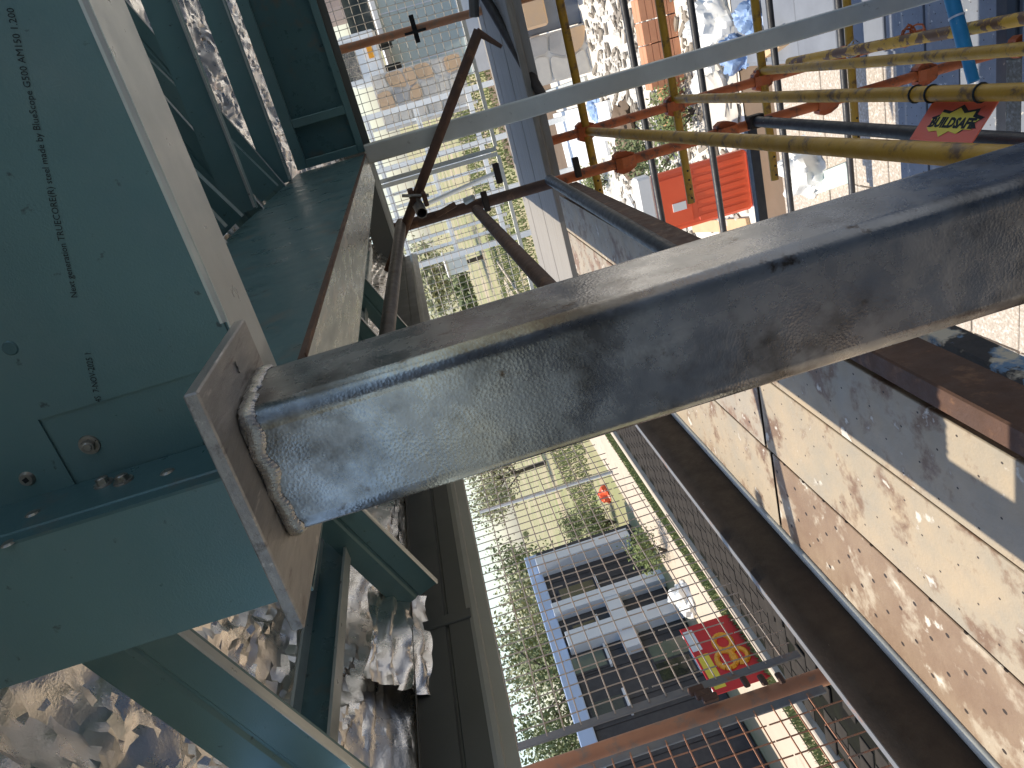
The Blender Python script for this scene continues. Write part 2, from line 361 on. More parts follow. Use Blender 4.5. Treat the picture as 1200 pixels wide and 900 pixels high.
# ================================================================ TEAL STEEL FRAME
# cross beam on the post (web faces the camera)
beam = thing('cross_beam', 'wide teal steel cross beam with black printed lettering and pale lower flange above the post', 'beam', (-.16, .6, .175))
MB().add([(-.163, .6, .176), (2.6, .6, .176), (2.6, .6, .62), (-.229, .6, .62), (-.229, .6, .343), (-.163, .6, .343),
          (-.163, .6016, .176), (2.6, .6016, .176), (2.6, .6016, .62), (-.229, .6016, .62), (-.229, .6016, .343), (-.163, .6016, .343)],
         [(0, 1, 2, 3, 4, 5), (11, 10, 9, 8, 7, 6)]+[(i, (i+1) % 6, 6+(i+1) % 6, 6+i) for i in range(6)]).build('web', 'teal_steel', beam)
fl = MB().ribbon((-.31, 0, 0), (2.6, 0, 0), EY, EZ, [(.602, .1725), (.69, .1725), (.69, .19)], .0016)
fl.build('lower_flange', 'pale_flange', beam)
MB().ribbon((-.13, 0, 0), (2.6, 0, 0), EY, EZ, [(.5992, .1785), (.5992, .1762), (.6015, .1735)], .0012).build('flange_fold', 'pale_flange', beam)
lap = MB().box(-.2275, -.10, .6022, .6036, .176, .40).build('lap_plate', 'teal_steel', beam)
tx = Vector((.273, 0, -.071)).normalized(); tz = Vector((.071, 0, .273)).normalized()
Pn = onY(91, 349, .5993)
fontmesh('printed_text', 'Next generation TRUECORE(R) steel made by BlueScope G500 AM150 1.200', .0068, 'ink', beam, Pn, tx, tz, 0, 'LEFT', 0, .92)
fontmesh('printed_date', '4S  7-NOV-2025 1', .0068, 'ink', beam, onY(119, 471, .5993), tx, tz, 0, 'LEFT', 0, .82)
def hexscrew(parent, c, nrm, r=.0058, hgt=.0055):
    c, nrm = Vector(c), Vector(nrm).normalized(); b = MB()
    b.tube(c, c+nrm*.0016, r*1.5, 20, 0, r*1.42); b.tube(c+nrm*.0016, c+nrm*hgt, r, 6, 0, r*.95); b.tube(c+nrm*hgt, c+nrm*(hgt+.0008), r*.7, 12, 0, r*.55)
    return b.build('hex_screw', 'screw_zinc', parent)
hexscrew(beam, onY(105, 521, .6022), (0, -1, 0))
c = onY(32, 561, .6)
o = MB().tube(c, c+Vector((0, -.003, 0)), .0066, 20, 0, .005).build('pan_screw', 'screw_zinc', beam)
s_ = .0019; MB().obox(c+Vector((0, -.0031, 0)), EX*s_+EZ*s_*.3, EZ*s_-EX*s_*.3, EY*.0004).build('square_socket', 'dark_hole', o)
c = onY(12, 408, .6); MB().tube(c, c+Vector((0, -.001, 0)), .006, 16, 0, .005).build('rivet', 'teal_worn', beam)
# upright box over the post
up = thing('end_upright', 'plain teal steel box upright standing on the post plate, left of the lettered beam', 'upright', (-.285, .56, .1725))
MB().box(-.343, -.2265, .52, .5215, .1725, .75).build('front_face', 'teal_steel', up)
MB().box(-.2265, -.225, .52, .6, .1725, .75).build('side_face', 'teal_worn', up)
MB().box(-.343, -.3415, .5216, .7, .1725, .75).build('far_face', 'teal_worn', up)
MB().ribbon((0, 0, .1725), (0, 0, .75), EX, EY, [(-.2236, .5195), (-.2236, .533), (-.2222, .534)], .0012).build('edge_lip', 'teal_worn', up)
for p in ((122, 567), (145, 564)): hexscrew(up, onX(*p, -.2249), (1, 0, 0), .0055)
for p in ((196, 553), (38, 602), (10, 637)):
    c = onX(*p, -.2249); MB().tube(c, c+EX*.0014, .006, 14, 0, .004).build('rivet', 'screw_zinc', up)
# corner tab seen at the frame's far left
MB().box(-.262, -.2305, .5985, .6, .405, .60).build('corner_tab', 'teal_steel', beam)

# C-section helper: web along u, flanges along v
def csec(name, parent, p0, p1, u, v, wb, fg, lip, m='teal_steel', t=.0014):
    h_ = wb/2
    return MB().ribbon(p0, p1, u, v, [(-h_+lip, fg), (-h_, fg), (-h_, 0), (h_, 0), (h_, fg), (h_-lip, fg)], t).build(name, m, parent)
# lintel running away along the verandah edge
lt = thing('lintel_beam', 'long teal lintel beam with pale underside running from the near post to the far post', 'beam', (-.27, 2, .15))
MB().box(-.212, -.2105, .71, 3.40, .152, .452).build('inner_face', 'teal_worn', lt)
MB().box(-.325, -.2105, .71, 3.40, .1485, .15).build('underside', 'zinc_light_streaks', lt)
MB().box(-.3265, -.325, .71, 3.40, .1485, .45).build('outer_face', 'teal_steel', lt)
MB().ribbon((0, .71, 0), (0, 3.4, 0), EX, EZ, [(-.205, .1484), (-.209, .1484), (-.209, .157)], .0012).build('edge_lip', 'rust_tube', lt)
# far gable frame between lintel and next wall
gb = thing('gable_frame', 'teal framed steel panel with two dark bays at the far end of the lintel', 'frame panel', (.1, 3.4, .15))
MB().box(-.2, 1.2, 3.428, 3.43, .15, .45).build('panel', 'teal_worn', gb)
for d in ((-.2, 1.2, .15, .178), (-.2, 1.2, .405, .45)): MB().box(d[0], d[1], 3.40, 3.427, d[2], d[3]).build('rail', 'teal_steel', gb, .002)
for x in (-.2, -.035, .55): MB().box(x, x+.035, 3.398, 3.4265, .1785, .4045).build('stile', 'teal_steel', gb, .002)
MB().box(-.2, 1.2, 3.435, 3.47, .12, .45).build('outer_board', 'fascia_grey', gb)
# roof trusses crossing above
def truss(y, zc, label, webs):
    t = thing('roof_truss', label, 'truss', (.4, y, .45), 'steel roof trusses over the verandah')
    csec('bottom_chord', t, (-.20, y, zc), (2.6, y, zc), EZ, EY, .08, .035, .01)
    MB().box(-.195, 2.6, y-.004, y-.0006, zc-.0405, zc-.034).build('chord_lip', 'pale_flange', t)
    csec('upper_chord', t, (-.18, y+.05, zc+.12), (2.6, y+.05, zc+1.5), Vector((-.45, 0, .89)), EY, .075, .035, .01)
    for x0, z0, x1, z1 in webs:
        d = Vector((x1-x0, 0, z1-z0)).normalized(); u = Vector((-d.z, 0, d.x))
        csec('web_member', t, (x0, y+.04, z0), (x1, y+.04, z1), u, EY, .07, .03, .008)
    return t
truss(1.72, .50, 'nearest roof truss, mostly hidden behind the pale flange of the lettered beam', [(-.19, .46, .5, .75), (.5, .75, .9, .5)])
truss(2.26, .487, 'middle roof truss with a diagonal brace ending on the lintel', [(.35, .95, .9, .52)])
truss(2.92, .462, 'farthest roof truss next to the teal gable panel', [(.45, .9, .9, .5)])
# knee braces in front of the lintel wall
for i, (y, zz) in enumerate(((1.95, .44), (2.62, .44))):
    t = csec('roof_brace', None, (-.20, y, zz+.02), (.75, y+.1, zz+.52), Vector((-.45, 0, .85)).normalized(), EY, .075, .035, .01)
    tag(t, ('sloping teal brace rising behind the nearer truss chord', 'sloping teal brace rising behind the farther truss chord')[i], 'brace', 'sloping braces between the trusses')
t = MB().box(-.205, -.15, 3.10, 3.16, .45, .62).build('angle_bracket', 'teal_steel', None, .002); tag(t, 'small teal bracket standing on the lintel beside the gable panel', 'bracket')

# eave: rafters falling to the fascia
PITCH = math.atan(.4); RD = Vector((-math.cos(PITCH), 0, -math.sin(PITCH))); RU = Vector((-math.sin(PITCH), 0, math.cos(PITCH)))
def rafter(y, label, xe=-.885, ze=.223):
    e = Vector((xe, y, ze)); s0 = e-RD*1.7
    t = thing('eave_rafter', label, 'rafter', (xe, y, ze-.05), 'teal eave rafters')
    MB().ribbon(s0, e, RU, EY, [(-.043, .022), (-.046, .0), (-.006, 0), (-.002, .004), (.002, .004), (.006, 0), (.046, 0), (.043, .03)], .0014).build('web', 'teal_steel', t)
    MB().ribbon(s0, e, RU, EY, [(-.0462, -.0025), (-.0475, .0), (-.0475, .010)], .0014).build('bottom_lip', 'pale_flange', t)
    return t
rafter(.65, 'nearest teal eave rafter sloping below the plain teal upright')
rafter(1.21, 'second teal eave rafter, its end over the dark fascia just below the post')
rafter(1.77, 'third teal eave rafter, seen past the lintel above the post')
rafter(2.33, 'fourth teal eave rafter, far along the eave beside the scaffold rail')
rafter(2.89, 'last teal eave rafter before the corner of the eave')
bt = thing('eave_batten', 'dark teal channel with two pale lips running under the rafters beside the foil', 'batten', (-.75, 2, .31))
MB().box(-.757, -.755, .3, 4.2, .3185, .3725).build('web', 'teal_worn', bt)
for z in (.314, .3725): MB().box(-.757, -.728, .3, 4.2, z, z+.0045).build('lip', 'pale_flange', bt)
# fascia
fa = thing('metal_fascia', 'dark grey metal fascia with a pale lower lip along the long eave', 'fascia', (-.93, 2, .095))
FK = .92
def fp(pts, dx=0, dz=0): return [(a*FK+dx, c*FK+dz) for a, c in pts]
for k, (y0, y1) in enumerate(((-1.0, 1.145), (1.165, 4.58))):
    MB().ribbon((0, y0, 0), (0, y1, 0), EX, EZ, fp([(-.975, .262), (-1.0, .266), (-1.0, .2), (-1.005, .197), (-1.005, .192), (-1.0, .189), (-1.0, .135)], 0 if k else .003), .0015).build('face', 'fascia_grey', fa)
MB().box(-.922, -.912, 1.140, 1.168, .13, .24).build('joiner', 'fascia_grey', fa, .002)
MB().ribbon((0, -1, 0), (0, 4.58, 0), EX, EZ, fp([(-.999, .150), (-.993, .138), (-.993, .130), (-1.0, .128), (-1.0, .106), (-1.012, .106)]), .0015).build('lower_lip', 'fascia_lip', fa)
MB().box(-.95, -.935, -1, 4.58, .10, .26).build('backing_board', 'timber_grey', fa)
fb = thing('end_fascia', 'grey metal fascia with pale lower edge along the far short eave', 'fascia', (.5, 4.6, .17))
MB().box(-.93, 3, 4.58, 4.5815, .20, .33).build('face', 'fascia_grey', fb)
MB().ribbon((-1.0, 0, 0), (3, 0, 0), EY, EZ, [(4.582, .21), (4.576, .2), (4.576, .19), (4.582, .186), (4.582, .172), (4.60, .172)], .002).build('lower_lip', 'white_post', fb)
# foil sarking over the rafters
def foil_z(x, y): return .262+math.tan(PITCH)*max(0, min(x+.93, (4.58-y)))
def rg(q): return 1-abs(noise.noise(q))*2
NX, NY = 270, 440; b = MB(); vs = []
for j in range(NY+1):
    y = -.5+5.08*j/NY
    for i in range(NX+1):
        x = -.945+3.1*(i/NX)**1.7; e = min(1, (x+.945)/.10); k = min(1, max(0, (x+.93)/.3))
        q = Vector((x*(10-2.5*k), y*(2.4+5.1*k), 1.3))
        wq = q+Vector((noise.noise(q*1.3), noise.noise(q*1.3+Vector((5, 1, 0))), 0))*.5
        v1 = noise.voronoi(wq*1.5)[0]; v2 = noise.voronoi(wq*4.3+Vector((3, 3, 3)))[0]
        c = noise.noise(wq)*.022+(v1[1]-v1[0])*.026+(v2[1]-v2[0])*.009*(.4+k)+rg(wq*9)*.0018
        sag = -.02*math.sin(math.pi*((y-.65) % .56)/.56)**2
        jx, jy = (random.uniform(-.35, .35)*max(.0035, 3.1*1.7*(i/NX)**.7/NX), random.uniform(-.35, .35)*5.08/NY) if 0 < i < NX and 0 < j < NY else (0, 0)
        vs.append((x+jx, y+jy, foil_z(x, y)+.058*e+e*(c+sag)-.03*(1-e)))
b.add(vs, [(j*(NX+1)+i, j*(NX+1)+i+1, (j+1)*(NX+1)+i+1, (j+1)*(NX+1)+i) for j in range(NY) for i in range(NX) if not (vs[j*(NX+1)+i][1] < .80 and vs[j*(NX+1)+i][0] < -.70)])
fo = b.build('foil_sarking', 'foil', None, smooth=True, sharp=.32); tag(fo, 'crumpled silver foil sarking stretched over the teal rafters', 'foil')
tag(MB().add([(-.68, -2.5, .42), (2, -2.5, 1.45), (2, -.5, 1.45), (-.68, -.5, .42), (-.68, -2.5, .43), (2, -2.5, 1.46), (2, -.5, 1.46), (-.68, -.5, .43)], [(0, 1, 2, 3), (7, 6, 5, 4), (0, 4, 5, 1), (1, 5, 6, 2), (2, 6, 7, 3), (3, 7, 4, 0)]).build('added_shade_lining', 'foil'), kind='structure')  # unseen lining added behind the camera to shade the frame and bound post reflections
# loose foil fold hanging below the end of the second rafter
b = MB(); vs = []
for j in range(60):
    for i in range(30):
        y = .98+.27*j/59; u = i/29; q = Vector((u*4, y*5, 5))
        vs.append((-.84-.078*u+.006*noise.noise(q*2), y, .29-.07*u-.02*u*u+.016*rg(q)+.006*rg(q*2.6)))
b.add(vs, [(j*30+i, j*30+i+1, (j+1)*30+i+1, (j+1)*30+i) for j in range(59) for i in range(29)])
tag(b.build('foil_flap', 'foil', None, smooth=True), 'torn foil flap tucked between the second rafter end and the fascia', 'foil')
# thin cable across the flange
b = MB(); pts = [onY(112, -4, .655)+Vector((0, 0, -.003)), onY(128, 12, .665), onY(146, 24, .68), onY(154, 27, .69)]
for i in range(3): b.tube(pts[i], pts[i+1], .0012, 8, 0)
tag(b.build('thin_cable', 'cable', None, smooth=True), 'thin reddish cable lying across the pale flange in the corner', 'cable')
# far white post
wp = thing('white_post', 'pale square steel post at the far end of the lintel, spotted with grime', 'post', (-.21, 3.4, GZ))
shs(-.252, -.172, 3.36, 3.44, .008, .004, GZ+.01, .1475, 'white_post', wp)
bx('base_plate', 'plate_steel', wp, -.30, -.12, 3.31, 3.49, GZ+.001, GZ+.01)

# ================================================================ SCAFFOLD
DZ = -.64
# near deck
def plank(x0, x1, y0, y1, z, m, label, along='y', group='scaffold deck planks', side='dark_tube'):
    t = thing('scaffold_plank', label, 'plank', ((x0+x1)/2, (y0+y1)/2, z-.06), group)
    if along == 'y':
        MB().ribbon((0, y0, 0), (0, y1, 0), EX, EZ, [(x0+.02, z-.055), (x0, z-.055), (x0, z), (x1, z), (x1, z-.055), (x1-.02, z-.055)], -.003).build('pan', m, t, .0025)
        for y in (y0, y1-.02): MB().box(x0+.004, x1-.004, y+.002, y+.018, z-.05, z-.004).build('end_cap', side, t)
    else:
        MB().ribbon((x0, 0, 0), (x1, 0, 0), EY, EZ, [(y0+.02, z-.055), (y0, z-.055), (y0, z), (y1, z), (y1, z-.055), (y1-.02, z-.055)], -.003).build('pan', m, t, .0025)
        for x in (x0, x1-.02): MB().box(x+.002, x+.018, y0+.004, y1-.004, z-.05, z-.004).build('end_cap', side, t)
    return t
plank(-.792, -.622, -.4, 3.46, DZ, 'plank_cream', 'cream painted deck plank nearest the building, partly in the eave shadow')
plank(-1.005, -.800, -.4, 1.52, DZ-.004, 'plank_cream', 'cream deck plank with brown stains, second from the building at the near end')
plank(-1.005, -.800, 1.53, 3.46, DZ-.002, 'plank_mixed', 'worn deck plank, second from the building beyond the butt joint')
plank(-1.235, -1.013, -.4, 1.50, DZ-.006, 'plank_rust', 'rusty brown perforated deck plank on the outer side at the near end')
plank(-1.235, -1.013, 1.51, 3.46, DZ-.004, 'plank_cream', 'clean cream deck plank on the outer side beyond the butt joint')
seg('scaffold_tube', 'pale thin tube lying along the outer edge of the deck', 'tube', (-1.262, -.4, DZ-.015), (-1.262, 3.3, DZ-.015), .014, 'white_post')
# outer edge: big dark ledger and its lower companion
tb = thing('toe_board', 'dark brown steel toe board standing along the outer edge of the deck', 'toe board', (-1.285, 1.5, -.66))
MB().ribbon((0, -.4, 0), (0, 3.52, 0), EX, EZ, [(-1.272, -.662), (-1.268, -.645), (-1.268, -.62), (-1.270, -.59), (-1.273, -.56), (-1.278, -.535), (-1.286, -.524)], .003).build('face', 'dark_tube', tb, smooth=True)
MB().ribbon((0, -.4, 0), (0, 3.52, 0), EX, EZ, [(-1.2865, -.522), (-1.312, -.525), (-1.316, -.532), (-1.316, -.56)], .003).build('top_flange', 'frame_grey', tb)
a, c = onZ(905, 672, -.62), onZ(1068, 900, -.62)
seg('ledger_tube', 'rusty dark tube outside the toe board at the bottom of the picture', 'tube', (-1.455, 2.0, -.62), (-1.40, -.3, -.62), .024, 'dark_tube')
# inner ledgers
tag(MB().box(-.607, -.567, -.3, 3.36, -.715, -.632).build('scaffold_bearer', 'rust_tube', None, .003), 'dark brown flat sided ledger along the inner edge of the deck beside the eave shadow', 'bearer')
seg('ledger_tube', 'dark grey speckled tube leaving the rusty standard towards the post, upper of the pair', 'tube', (-.53, 3.38, -.60), onZ(800, 304, -.60), .0235, 'black_tube')
seg('guard_rail', 'dark rail sloping down from the rusty standard across the lawn view', 'rail', (-.565, 3.36, -.245), (-.545, 1.6, -.262), .0235, 'rust_tube')
bbeam = onZ(1100, 398, -1.05); b2 = onZ(1200, 447, -1.05)
tag(MB().obox((bbeam+b2)/2, (b2-bbeam)*2.2, EX*.03, EZ*.035).build('painted_beam', 'beam_patchy', None, .003), 'dark steel beam with patches of blue paint below the inner deck edge', 'beam')
seg('shadow_tube', 'unseen grey tube added above the deck to cast a narrow shadow across it', 'tube', (-1.70, 1.30, .42), (-.93, 1.50, .42), .024, 'grey_tube')  # added out of frame as the caster of the deck's shadow strip
for k, y0 in enumerate((1.30, 1.56, 1.82, 2.08, 2.34, 2.60, 2.86, 3.10, 3.50, 3.76, 4.02, 4.20)):
    if k == 11: continue
    plank(-1.5+.03*(k % 3), .75, y0, y0+.245, -2.88-.003*(k % 2), 'plank_blue', ('first', 'second', 'third', 'fourth', 'fifth', 'sixth', 'seventh', 'eighth', 'ninth', 'tenth', 'eleventh')[k]+' blue grey plank of the shaded lower deck, counted from the right edge', 'x', 'planks of the lower deck')
# standards
def standard(x, y, z0, z1, m, label, pz=(), r=.024, pm='orange_paint', group='scaffold standards'):
    t = thing('scaffold_standard', label, 'standard', (x, y, z0), group)
    MB().tube((x, y, z0+.006), (x, y, z1), r, 16).build('upright', m, t, smooth=True)
    MB().box(x-.07, x+.07, y-.07, y+.07, z0, z0+.006).build('foot_plate', 'rust_tube', t)
    for z in pz:
        b = MB()
        for d, e in ((EX, EY), (-EX, EY), (EY, EX), (-EY, EX)):
            c = Vector((x, y, z)); rr = r+.001
            b.loop_extrude([c+d*rr+EZ*.045-e*.024, c+d*(rr+.012)+EZ*.045-e*.024, c+d*(rr+.026)+EZ*.02-e*.024, c+d*(rr+.023)-EZ*.012-e*.024, c+d*(rr+.006)-EZ*.05-e*.024, c+d*rr-EZ*.05-e*.024], e*.048)
        b.build('vee_pressing', pm, t)
    return t
S1 = (-.552, 3.42)
t = standard(*S1, GZ+.01, -.62, 'orange_paint', 'orange painted standard under the rusty tube, lower part with flared pressings', (-.96, -1.455, -1.95, -2.445, -2.94))
seg('extension_tube', 'rusty brown vertical tube standing on the orange standard beside the lawn view', 'tube', (S1[0], S1[1], -.62), (S1[0], S1[1], .13), .0255, 'rust_tube')
standard(-.44, 4.02, GZ+.01, -.70, 'orange_paint', 'orange standard behind, carrying the three yellow rails on flared brackets', (-.955, -1.45, -1.945, -2.44))
seg('guard_rail', 'worn yellow and brown tube crossing the blue prop at the right edge', 'rail', onY(925, 73, 4.06), onY(1225, 17, 2.5), .024, 'yellow_worn')
standard(.27, 4.5, GZ+.01, .16, 'rust_orange', 'far standard with an orange worn patch in front of the pale green wall', (), .022)
for z in (-.26,):
    tag(MB().box(.248, .262, 4.44, 4.456, z-.06, z+.06).box(.2, .34, 4.456, 4.47, z-.013, z+.013).build('tube_coupler', 'dark_hole', None, .002), 'black cross shaped coupler on the far orange standard', 'coupler')
# yellow rails towards the camera
for z, x0, y0, x1, y1, lb in ((-.965, -.445, 4.05, -.352, 1.0, 'lowest in picture yellow rail, nearest the post, running under the warning sign'),
                          (-1.46, -.41, 4.05, -.372, 1.2, 'middle yellow rail that carries the red warning sign'),
                          (-1.95, -.395, 4.05, -.37, 1.6, 'uppermost in picture yellow rail, crossing the blue prop')):
    t = thing('guard_rail', lb, 'rail', (x0, (y0+y1)/2, z-.02), 'yellow rails running towards the camera')
    MB().tube((x0, y0, z), (x1, y1, z), .0215, 16).build('tube', 'yellow_paint', t, smooth=True)
    MB().obox((x0, y0-.03, z-.005), EX*.012, EY*.02, EZ*.04).build('wedge', 'orange_paint', t, .003)
# ledgers across the end run
for k, (z, xe) in enumerate(((-.96, -.83), (-1.455, -.965), (-1.95, -.975), (-2.445, -.95))):
    t = thing('ledger_tube', ('first', 'second', 'third', 'fourth')[k]+' yellow punched crossbar from the white post, counted away from the deck', 'tube', (0, 4.0, z-.02), 'yellow crossbars of the end run')
    MB().tube((xe, 4.0, z), (2.2, 4.0, z), .0215, 14).build('tube', 'yellow_paint', t, smooth=True)
    b = MB()
    for q in range(4): b.tube((xe+.03+.05*q, 3.979, z), (xe+.03+.05*q, 3.9775, z), .006, 8, 0)
    b.build('punched_holes', 'dark_hole', t)
for k, (px, py) in enumerate(((732, 10), (811, 15), (903, 20), (985, 40), (1017, 40))):
    p = onY(px, py, 5.2)
    seg('ledger_tube', ('first', 'second', 'third', 'fourth', 'fifth')[k]+' dark crossbar behind the yellow crossbars, counted away from the deck', 'tube', (-1.65, 5.2, p.z), (2.4, 5.2, p.z), .024, 'black_tube', 'dark crossbars of the end run', 12)
p = onY(881, 142, 3.42); q = onX(1200, 172, p.x-.02)
seg('ledger_tube', 'black tube leaving the orange standard behind the warning sign', 'tube', (p.x, 3.42, p.z), (p.x, 1.2, p.z), .0235, 'black_tube')
tag(MB().box(p.x-.03, p.x+.03, 3.36, 3.41, p.z-.035, p.z+.035).box(p.x-.012, p.x+.012, 3.33, 3.37, p.z-.06, p.z+.02).build('tube_coupler', 'dark_tube', None, .004), 'dark coupler where the black tube meets the orange standard', 'coupler')
p0 = onY(881, 165, 4.6); p1 = onY(893, 258, 4.6)
tag(MB().obox((p0+p1)/2, (p1-p0)/2*1.3, EZ*.03, EY*.03).build('short_strut', 'black_tube', None, .003), 'short thick dark strut standing beside the red barrier', 'strut')
# blue prop
pz = onZ(1113, -10, -2.15); pe = onZ(1141, 96, -2.15)
t = thing('steel_prop', 'bright blue steel prop lying across below the uppermost yellow rail', 'prop', ((pz.x+pe.x)/2, pz.y, -2.2))
d = pe-pz
MB().tube(pz-d*3, pz+d*.72, .026, 16).build('outer_tube', 'blue_paint', t, smooth=True)
MB().tube(pz+d*.62, pe, .021, 16).build('inner_tube', 'blue_paint', t, smooth=True)
MB().tube(pz+d*.27, pz+d*.29, .0285, 16, 0).build('collar', 'silver_trim', t)
# wire ties on the standards
for k, (px, py, yy) in enumerate(((1000, 58, 3.9), (1068, 42, 3.2))):
    c = onY(px, py, yy); b = MB()
    for a in range(5):
        cc = c+Vector((random.uniform(-.02, .02), 0, random.uniform(-.03, .03))); rr = random.uniform(.018, .03)
        for i in range(10):
            a0, a1 = i*.628, (i+1)*.628
            b.tube(cc+Vector((rr*math.cos(a0), .012*math.sin(a0*2+a), rr*math.sin(a0))), cc+Vector((rr*math.cos(a1), .012*math.sin(a1*2+a), rr*math.sin(a1))), .004, 6, 0)
    tag(b.build('wire_tie', ('weld_metal', 'orange_paint')[k], None, smooth=True), ('coil of pale wire on the rusty standard over the uppermost yellow rail', 'orange wire tie on the standard near the blue prop')[k], 'wire', 'wire ties on the standards')
# braces near the corner
seg('brace_tube', 'rusty diagonal brace rising from the clamp up to the hooked end', 'tube', onY(455, 318, 3.32), onY(561, 36, 3.32), .0215, 'rust_tube')
hk = onY(561, 36, 3.32)
tag(MB().tube(hk+Vector((0, 0, .01)), onY(588, 55, 3.3), .016, 12, 0, .008).build('brace_hook', 'rust_tube', None, smooth=True), 'rusty hooked end of the diagonal brace against the shaded boards', 'hook')
seg('guard_rail', 'grey galvanised rail under the eave between the lintel and the end fascia', 'rail', onY(470, 262, 3.36), onX(452, 402, -.63), .0235, 'grey_tube')
seg('brace_tube', 'thick dark brace crossing the shaded boards down to the white post', 'tube', onY(553, -30, 4.15), onY(642, 124, 3.475), .024, 'dark_tube')
seg('brace_tube', 'thinner grey brace beside the thick dark one at the top of the picture', 'tube', onY(553, -40, 4.1), onY(556, 20, 4.1), .026, 'grey_tube')
# swivel clamp with open tube stub
c = onY(488, 238, 3.28)
t = thing('swivel_clamp', 'rusty swivel clamp with wing nuts and a short open tube at the brace corner', 'clamp', tuple(c-Vector((0, 0, .05))))
MB().tube(c+Vector((-.03, -.11, -.01)), c+Vector((0, .05, .0)), .024, 16).build('tube_stub', 'grey_tube', t, smooth=True)
MB().obox(c+Vector((.03, 0, .01)), EX*.035, EY*.03, EZ*.012).build('jaw', 'rust_tube', t, .004)
MB().obox(c+Vector((.01, -.02, -.04)), EX*.03, EY*.03, EZ*.01).build('jaw', 'rust_tube', t, .004)
MB().tube(c+Vector((.05, -.03, .05)), c+Vector((.02, -.03, -.06)), .007, 8, 0).build('bolt', 'screw_zinc', t)
MB().tube(c+Vector((-.06, -.03, -.03)), c+Vector((-.03, -.03, .0)), .008, 8, 0, .003).build('bolt', 'rust_tube', t)
c2 = onY(530, 268, 3.3)
MB().obox(onY(522, 246, 3.3), Vector((.012, 0, -.05)), EY*.006, Vector((-.012, 0, -.003))).build('lever', 'rust_tube', t, .003)
# cleats on the rusty standard
for k, (px, py) in enumerate(((569, 236), (676, 196), (583, 203))):
    c = onY(px, py, 3.38)
    tag(MB().obox(c, EX*.045, EY*.012, EZ*.014).build('scaffold_cleat', 'dark_tube', None, .003),
        ('dark cleat across the rusty vertical tube by the white rail end', 'dark cleat across the orange standard near the shaded boards', 'small dark cleat hanging at the edge of the far mesh')[k], 'cleat', 'cleats on the rusty standard')
c = onY(545, 236, 3.3)
tag(MB().tube(c, c+Vector((.01, -.02, -.04)), .016, 12, 0, .013).build('tape_wrap', 'white_post', None, smooth=True), 'scrap of pale tape wrapped where the guard rail meets the rusty tube', 'tape')
# end-run deck: boards along x
names = ['nearest', 'second', 'third', 'fourth', 'farthest']
for k in range(5):
    y0 = 3.60+.222*k
    plank(-1.9+.05*k, 2.5, y0, y0+.217, DZ-.002*(k % 2), 'timber_board', names[k]+' shaded board of the end run, counted from the white post', 'x', 'boards of the shaded end run') if 'timber_board' in MATS else None
mat('timber_board', (.3, .28, .25), (.23, .215, .195), 5, .75, 0, .5, 60, c3=(.26, .2, .15), sscale=8, sth=.66, stretch=(.6, 5, 5))
for k in range(5):
    y0 = 3.60+.222*k
    plank(-1.9+.05*k, 2.5, y0, y0+.217, DZ-.002*(k % 2), 'timber_board', names[k]+' pale board of the end run, counted from the white post', 'x', 'boards of the shaded end run', 'timber_grey')
tag(MB().box(-.60, 2.5, 3.568, 3.592, -.652, -.622).build('toe_board', 'timber_grey', None, .003), 'brown grey toe board along the near side of the shaded end run', 'board')

# mesh panels
def mesh_panel(label, a0, a1, z0, z1, plane, pos, wire, frame, cell=.05, wr=.0022, zb=None):
    """plane 'x': panel in x=pos running along y; 'y': panel in y=pos running along x"""
    def P(a, z, off=0): return Vector((pos+off, a, z)) if plane == 'x' else Vector((a, pos+off, z))
    t = thing('scaffold_mesh', label, 'mesh guard', tuple(P((a0+a1)/2, z0)), 'scaffold mesh guard panels')
    b = MB(); k = 0
    def wob(a, z): return .006*noise.noise(Vector((a*3, z*3, pos)))
    n = int((a1-a0)/cell)
    for i in range(1, n):
        a = a0+cell*i; q = 8
        for j in range(q):
            lo = z0 if zb is None else zb(a)-random.uniform(.01, .05)
            za, zc_ = lo+(z1-lo)*j/q, lo+(z1-lo)*(j+1)/q
            b.tube(P(a+wob(a, za), za, wob(za, a)), P(a+wob(a, zc_), zc_, wob(zc_, a)), wr, 5, 0)
    n = int((z1-z0)/cell)
    for i in range(1, n):
        z = z0+cell*i; q = max(4, int((a1-a0)*4))
        for j in range(q):
            aa, ab = a0+(a1-a0)*j/q, a0+(a1-a0)*(j+1)/q
            if zb is not None and z < zb(aa): continue
            b.tube(P(aa, z+wob(aa, z+7), wr*1.8+wob(z, aa)), P(ab, z+wob(ab, z+7), wr*1.8+wob(z, ab)), wr, 5, 0)
    tag(b.build('wire_grid', wire, t, smooth=False), kind='stuff')
    r = .0125
    for nm, p, q in (('top_rail', P(a0, z1), P(a1, z1)), ('bottom_rail', P(a0, z0), P(a1, z0)), ('side_rail', P(a0, z0), P(a0, z1)), ('side_rail', P(a1, z0), P(a1, z1))):
        d = (q-p).normalized()*.012
        if zb is not None and nm == 'bottom_rail': continue
        if nm.startswith('side'): MB().obox((p+q)/2, (q-p)/2, P(1, 0)-P(0, 0)+Vector((0, 0, 0)) if False else (EY*r if plane == 'x' else EX*r), (EX*.004 if plane == 'x' else EY*.004)).build(nm, frame, t, .0015)
        else: MB().obox((p+q)/2, (q-p)/2-d, EZ*r, (EX*.0035 if plane == 'x' else EY*.0035)).build(nm, frame, t, .0015)
    return t
mesh_panel('weld mesh guard panel in front of the dark roofed house', 1.53, 3.95, -.66, .185, 'x', -1.70, 'mesh_wire', 'frame_grey', zb=lambda y: -.66+.13*(y-1.3))
mesh_panel('weld mesh guard panel at the bottom edge, next to the rusty standard', -.3, 1.40, -.66, .185, 'x', -1.705, 'rust_orange', 'frame_grey', zb=lambda y: -.67)
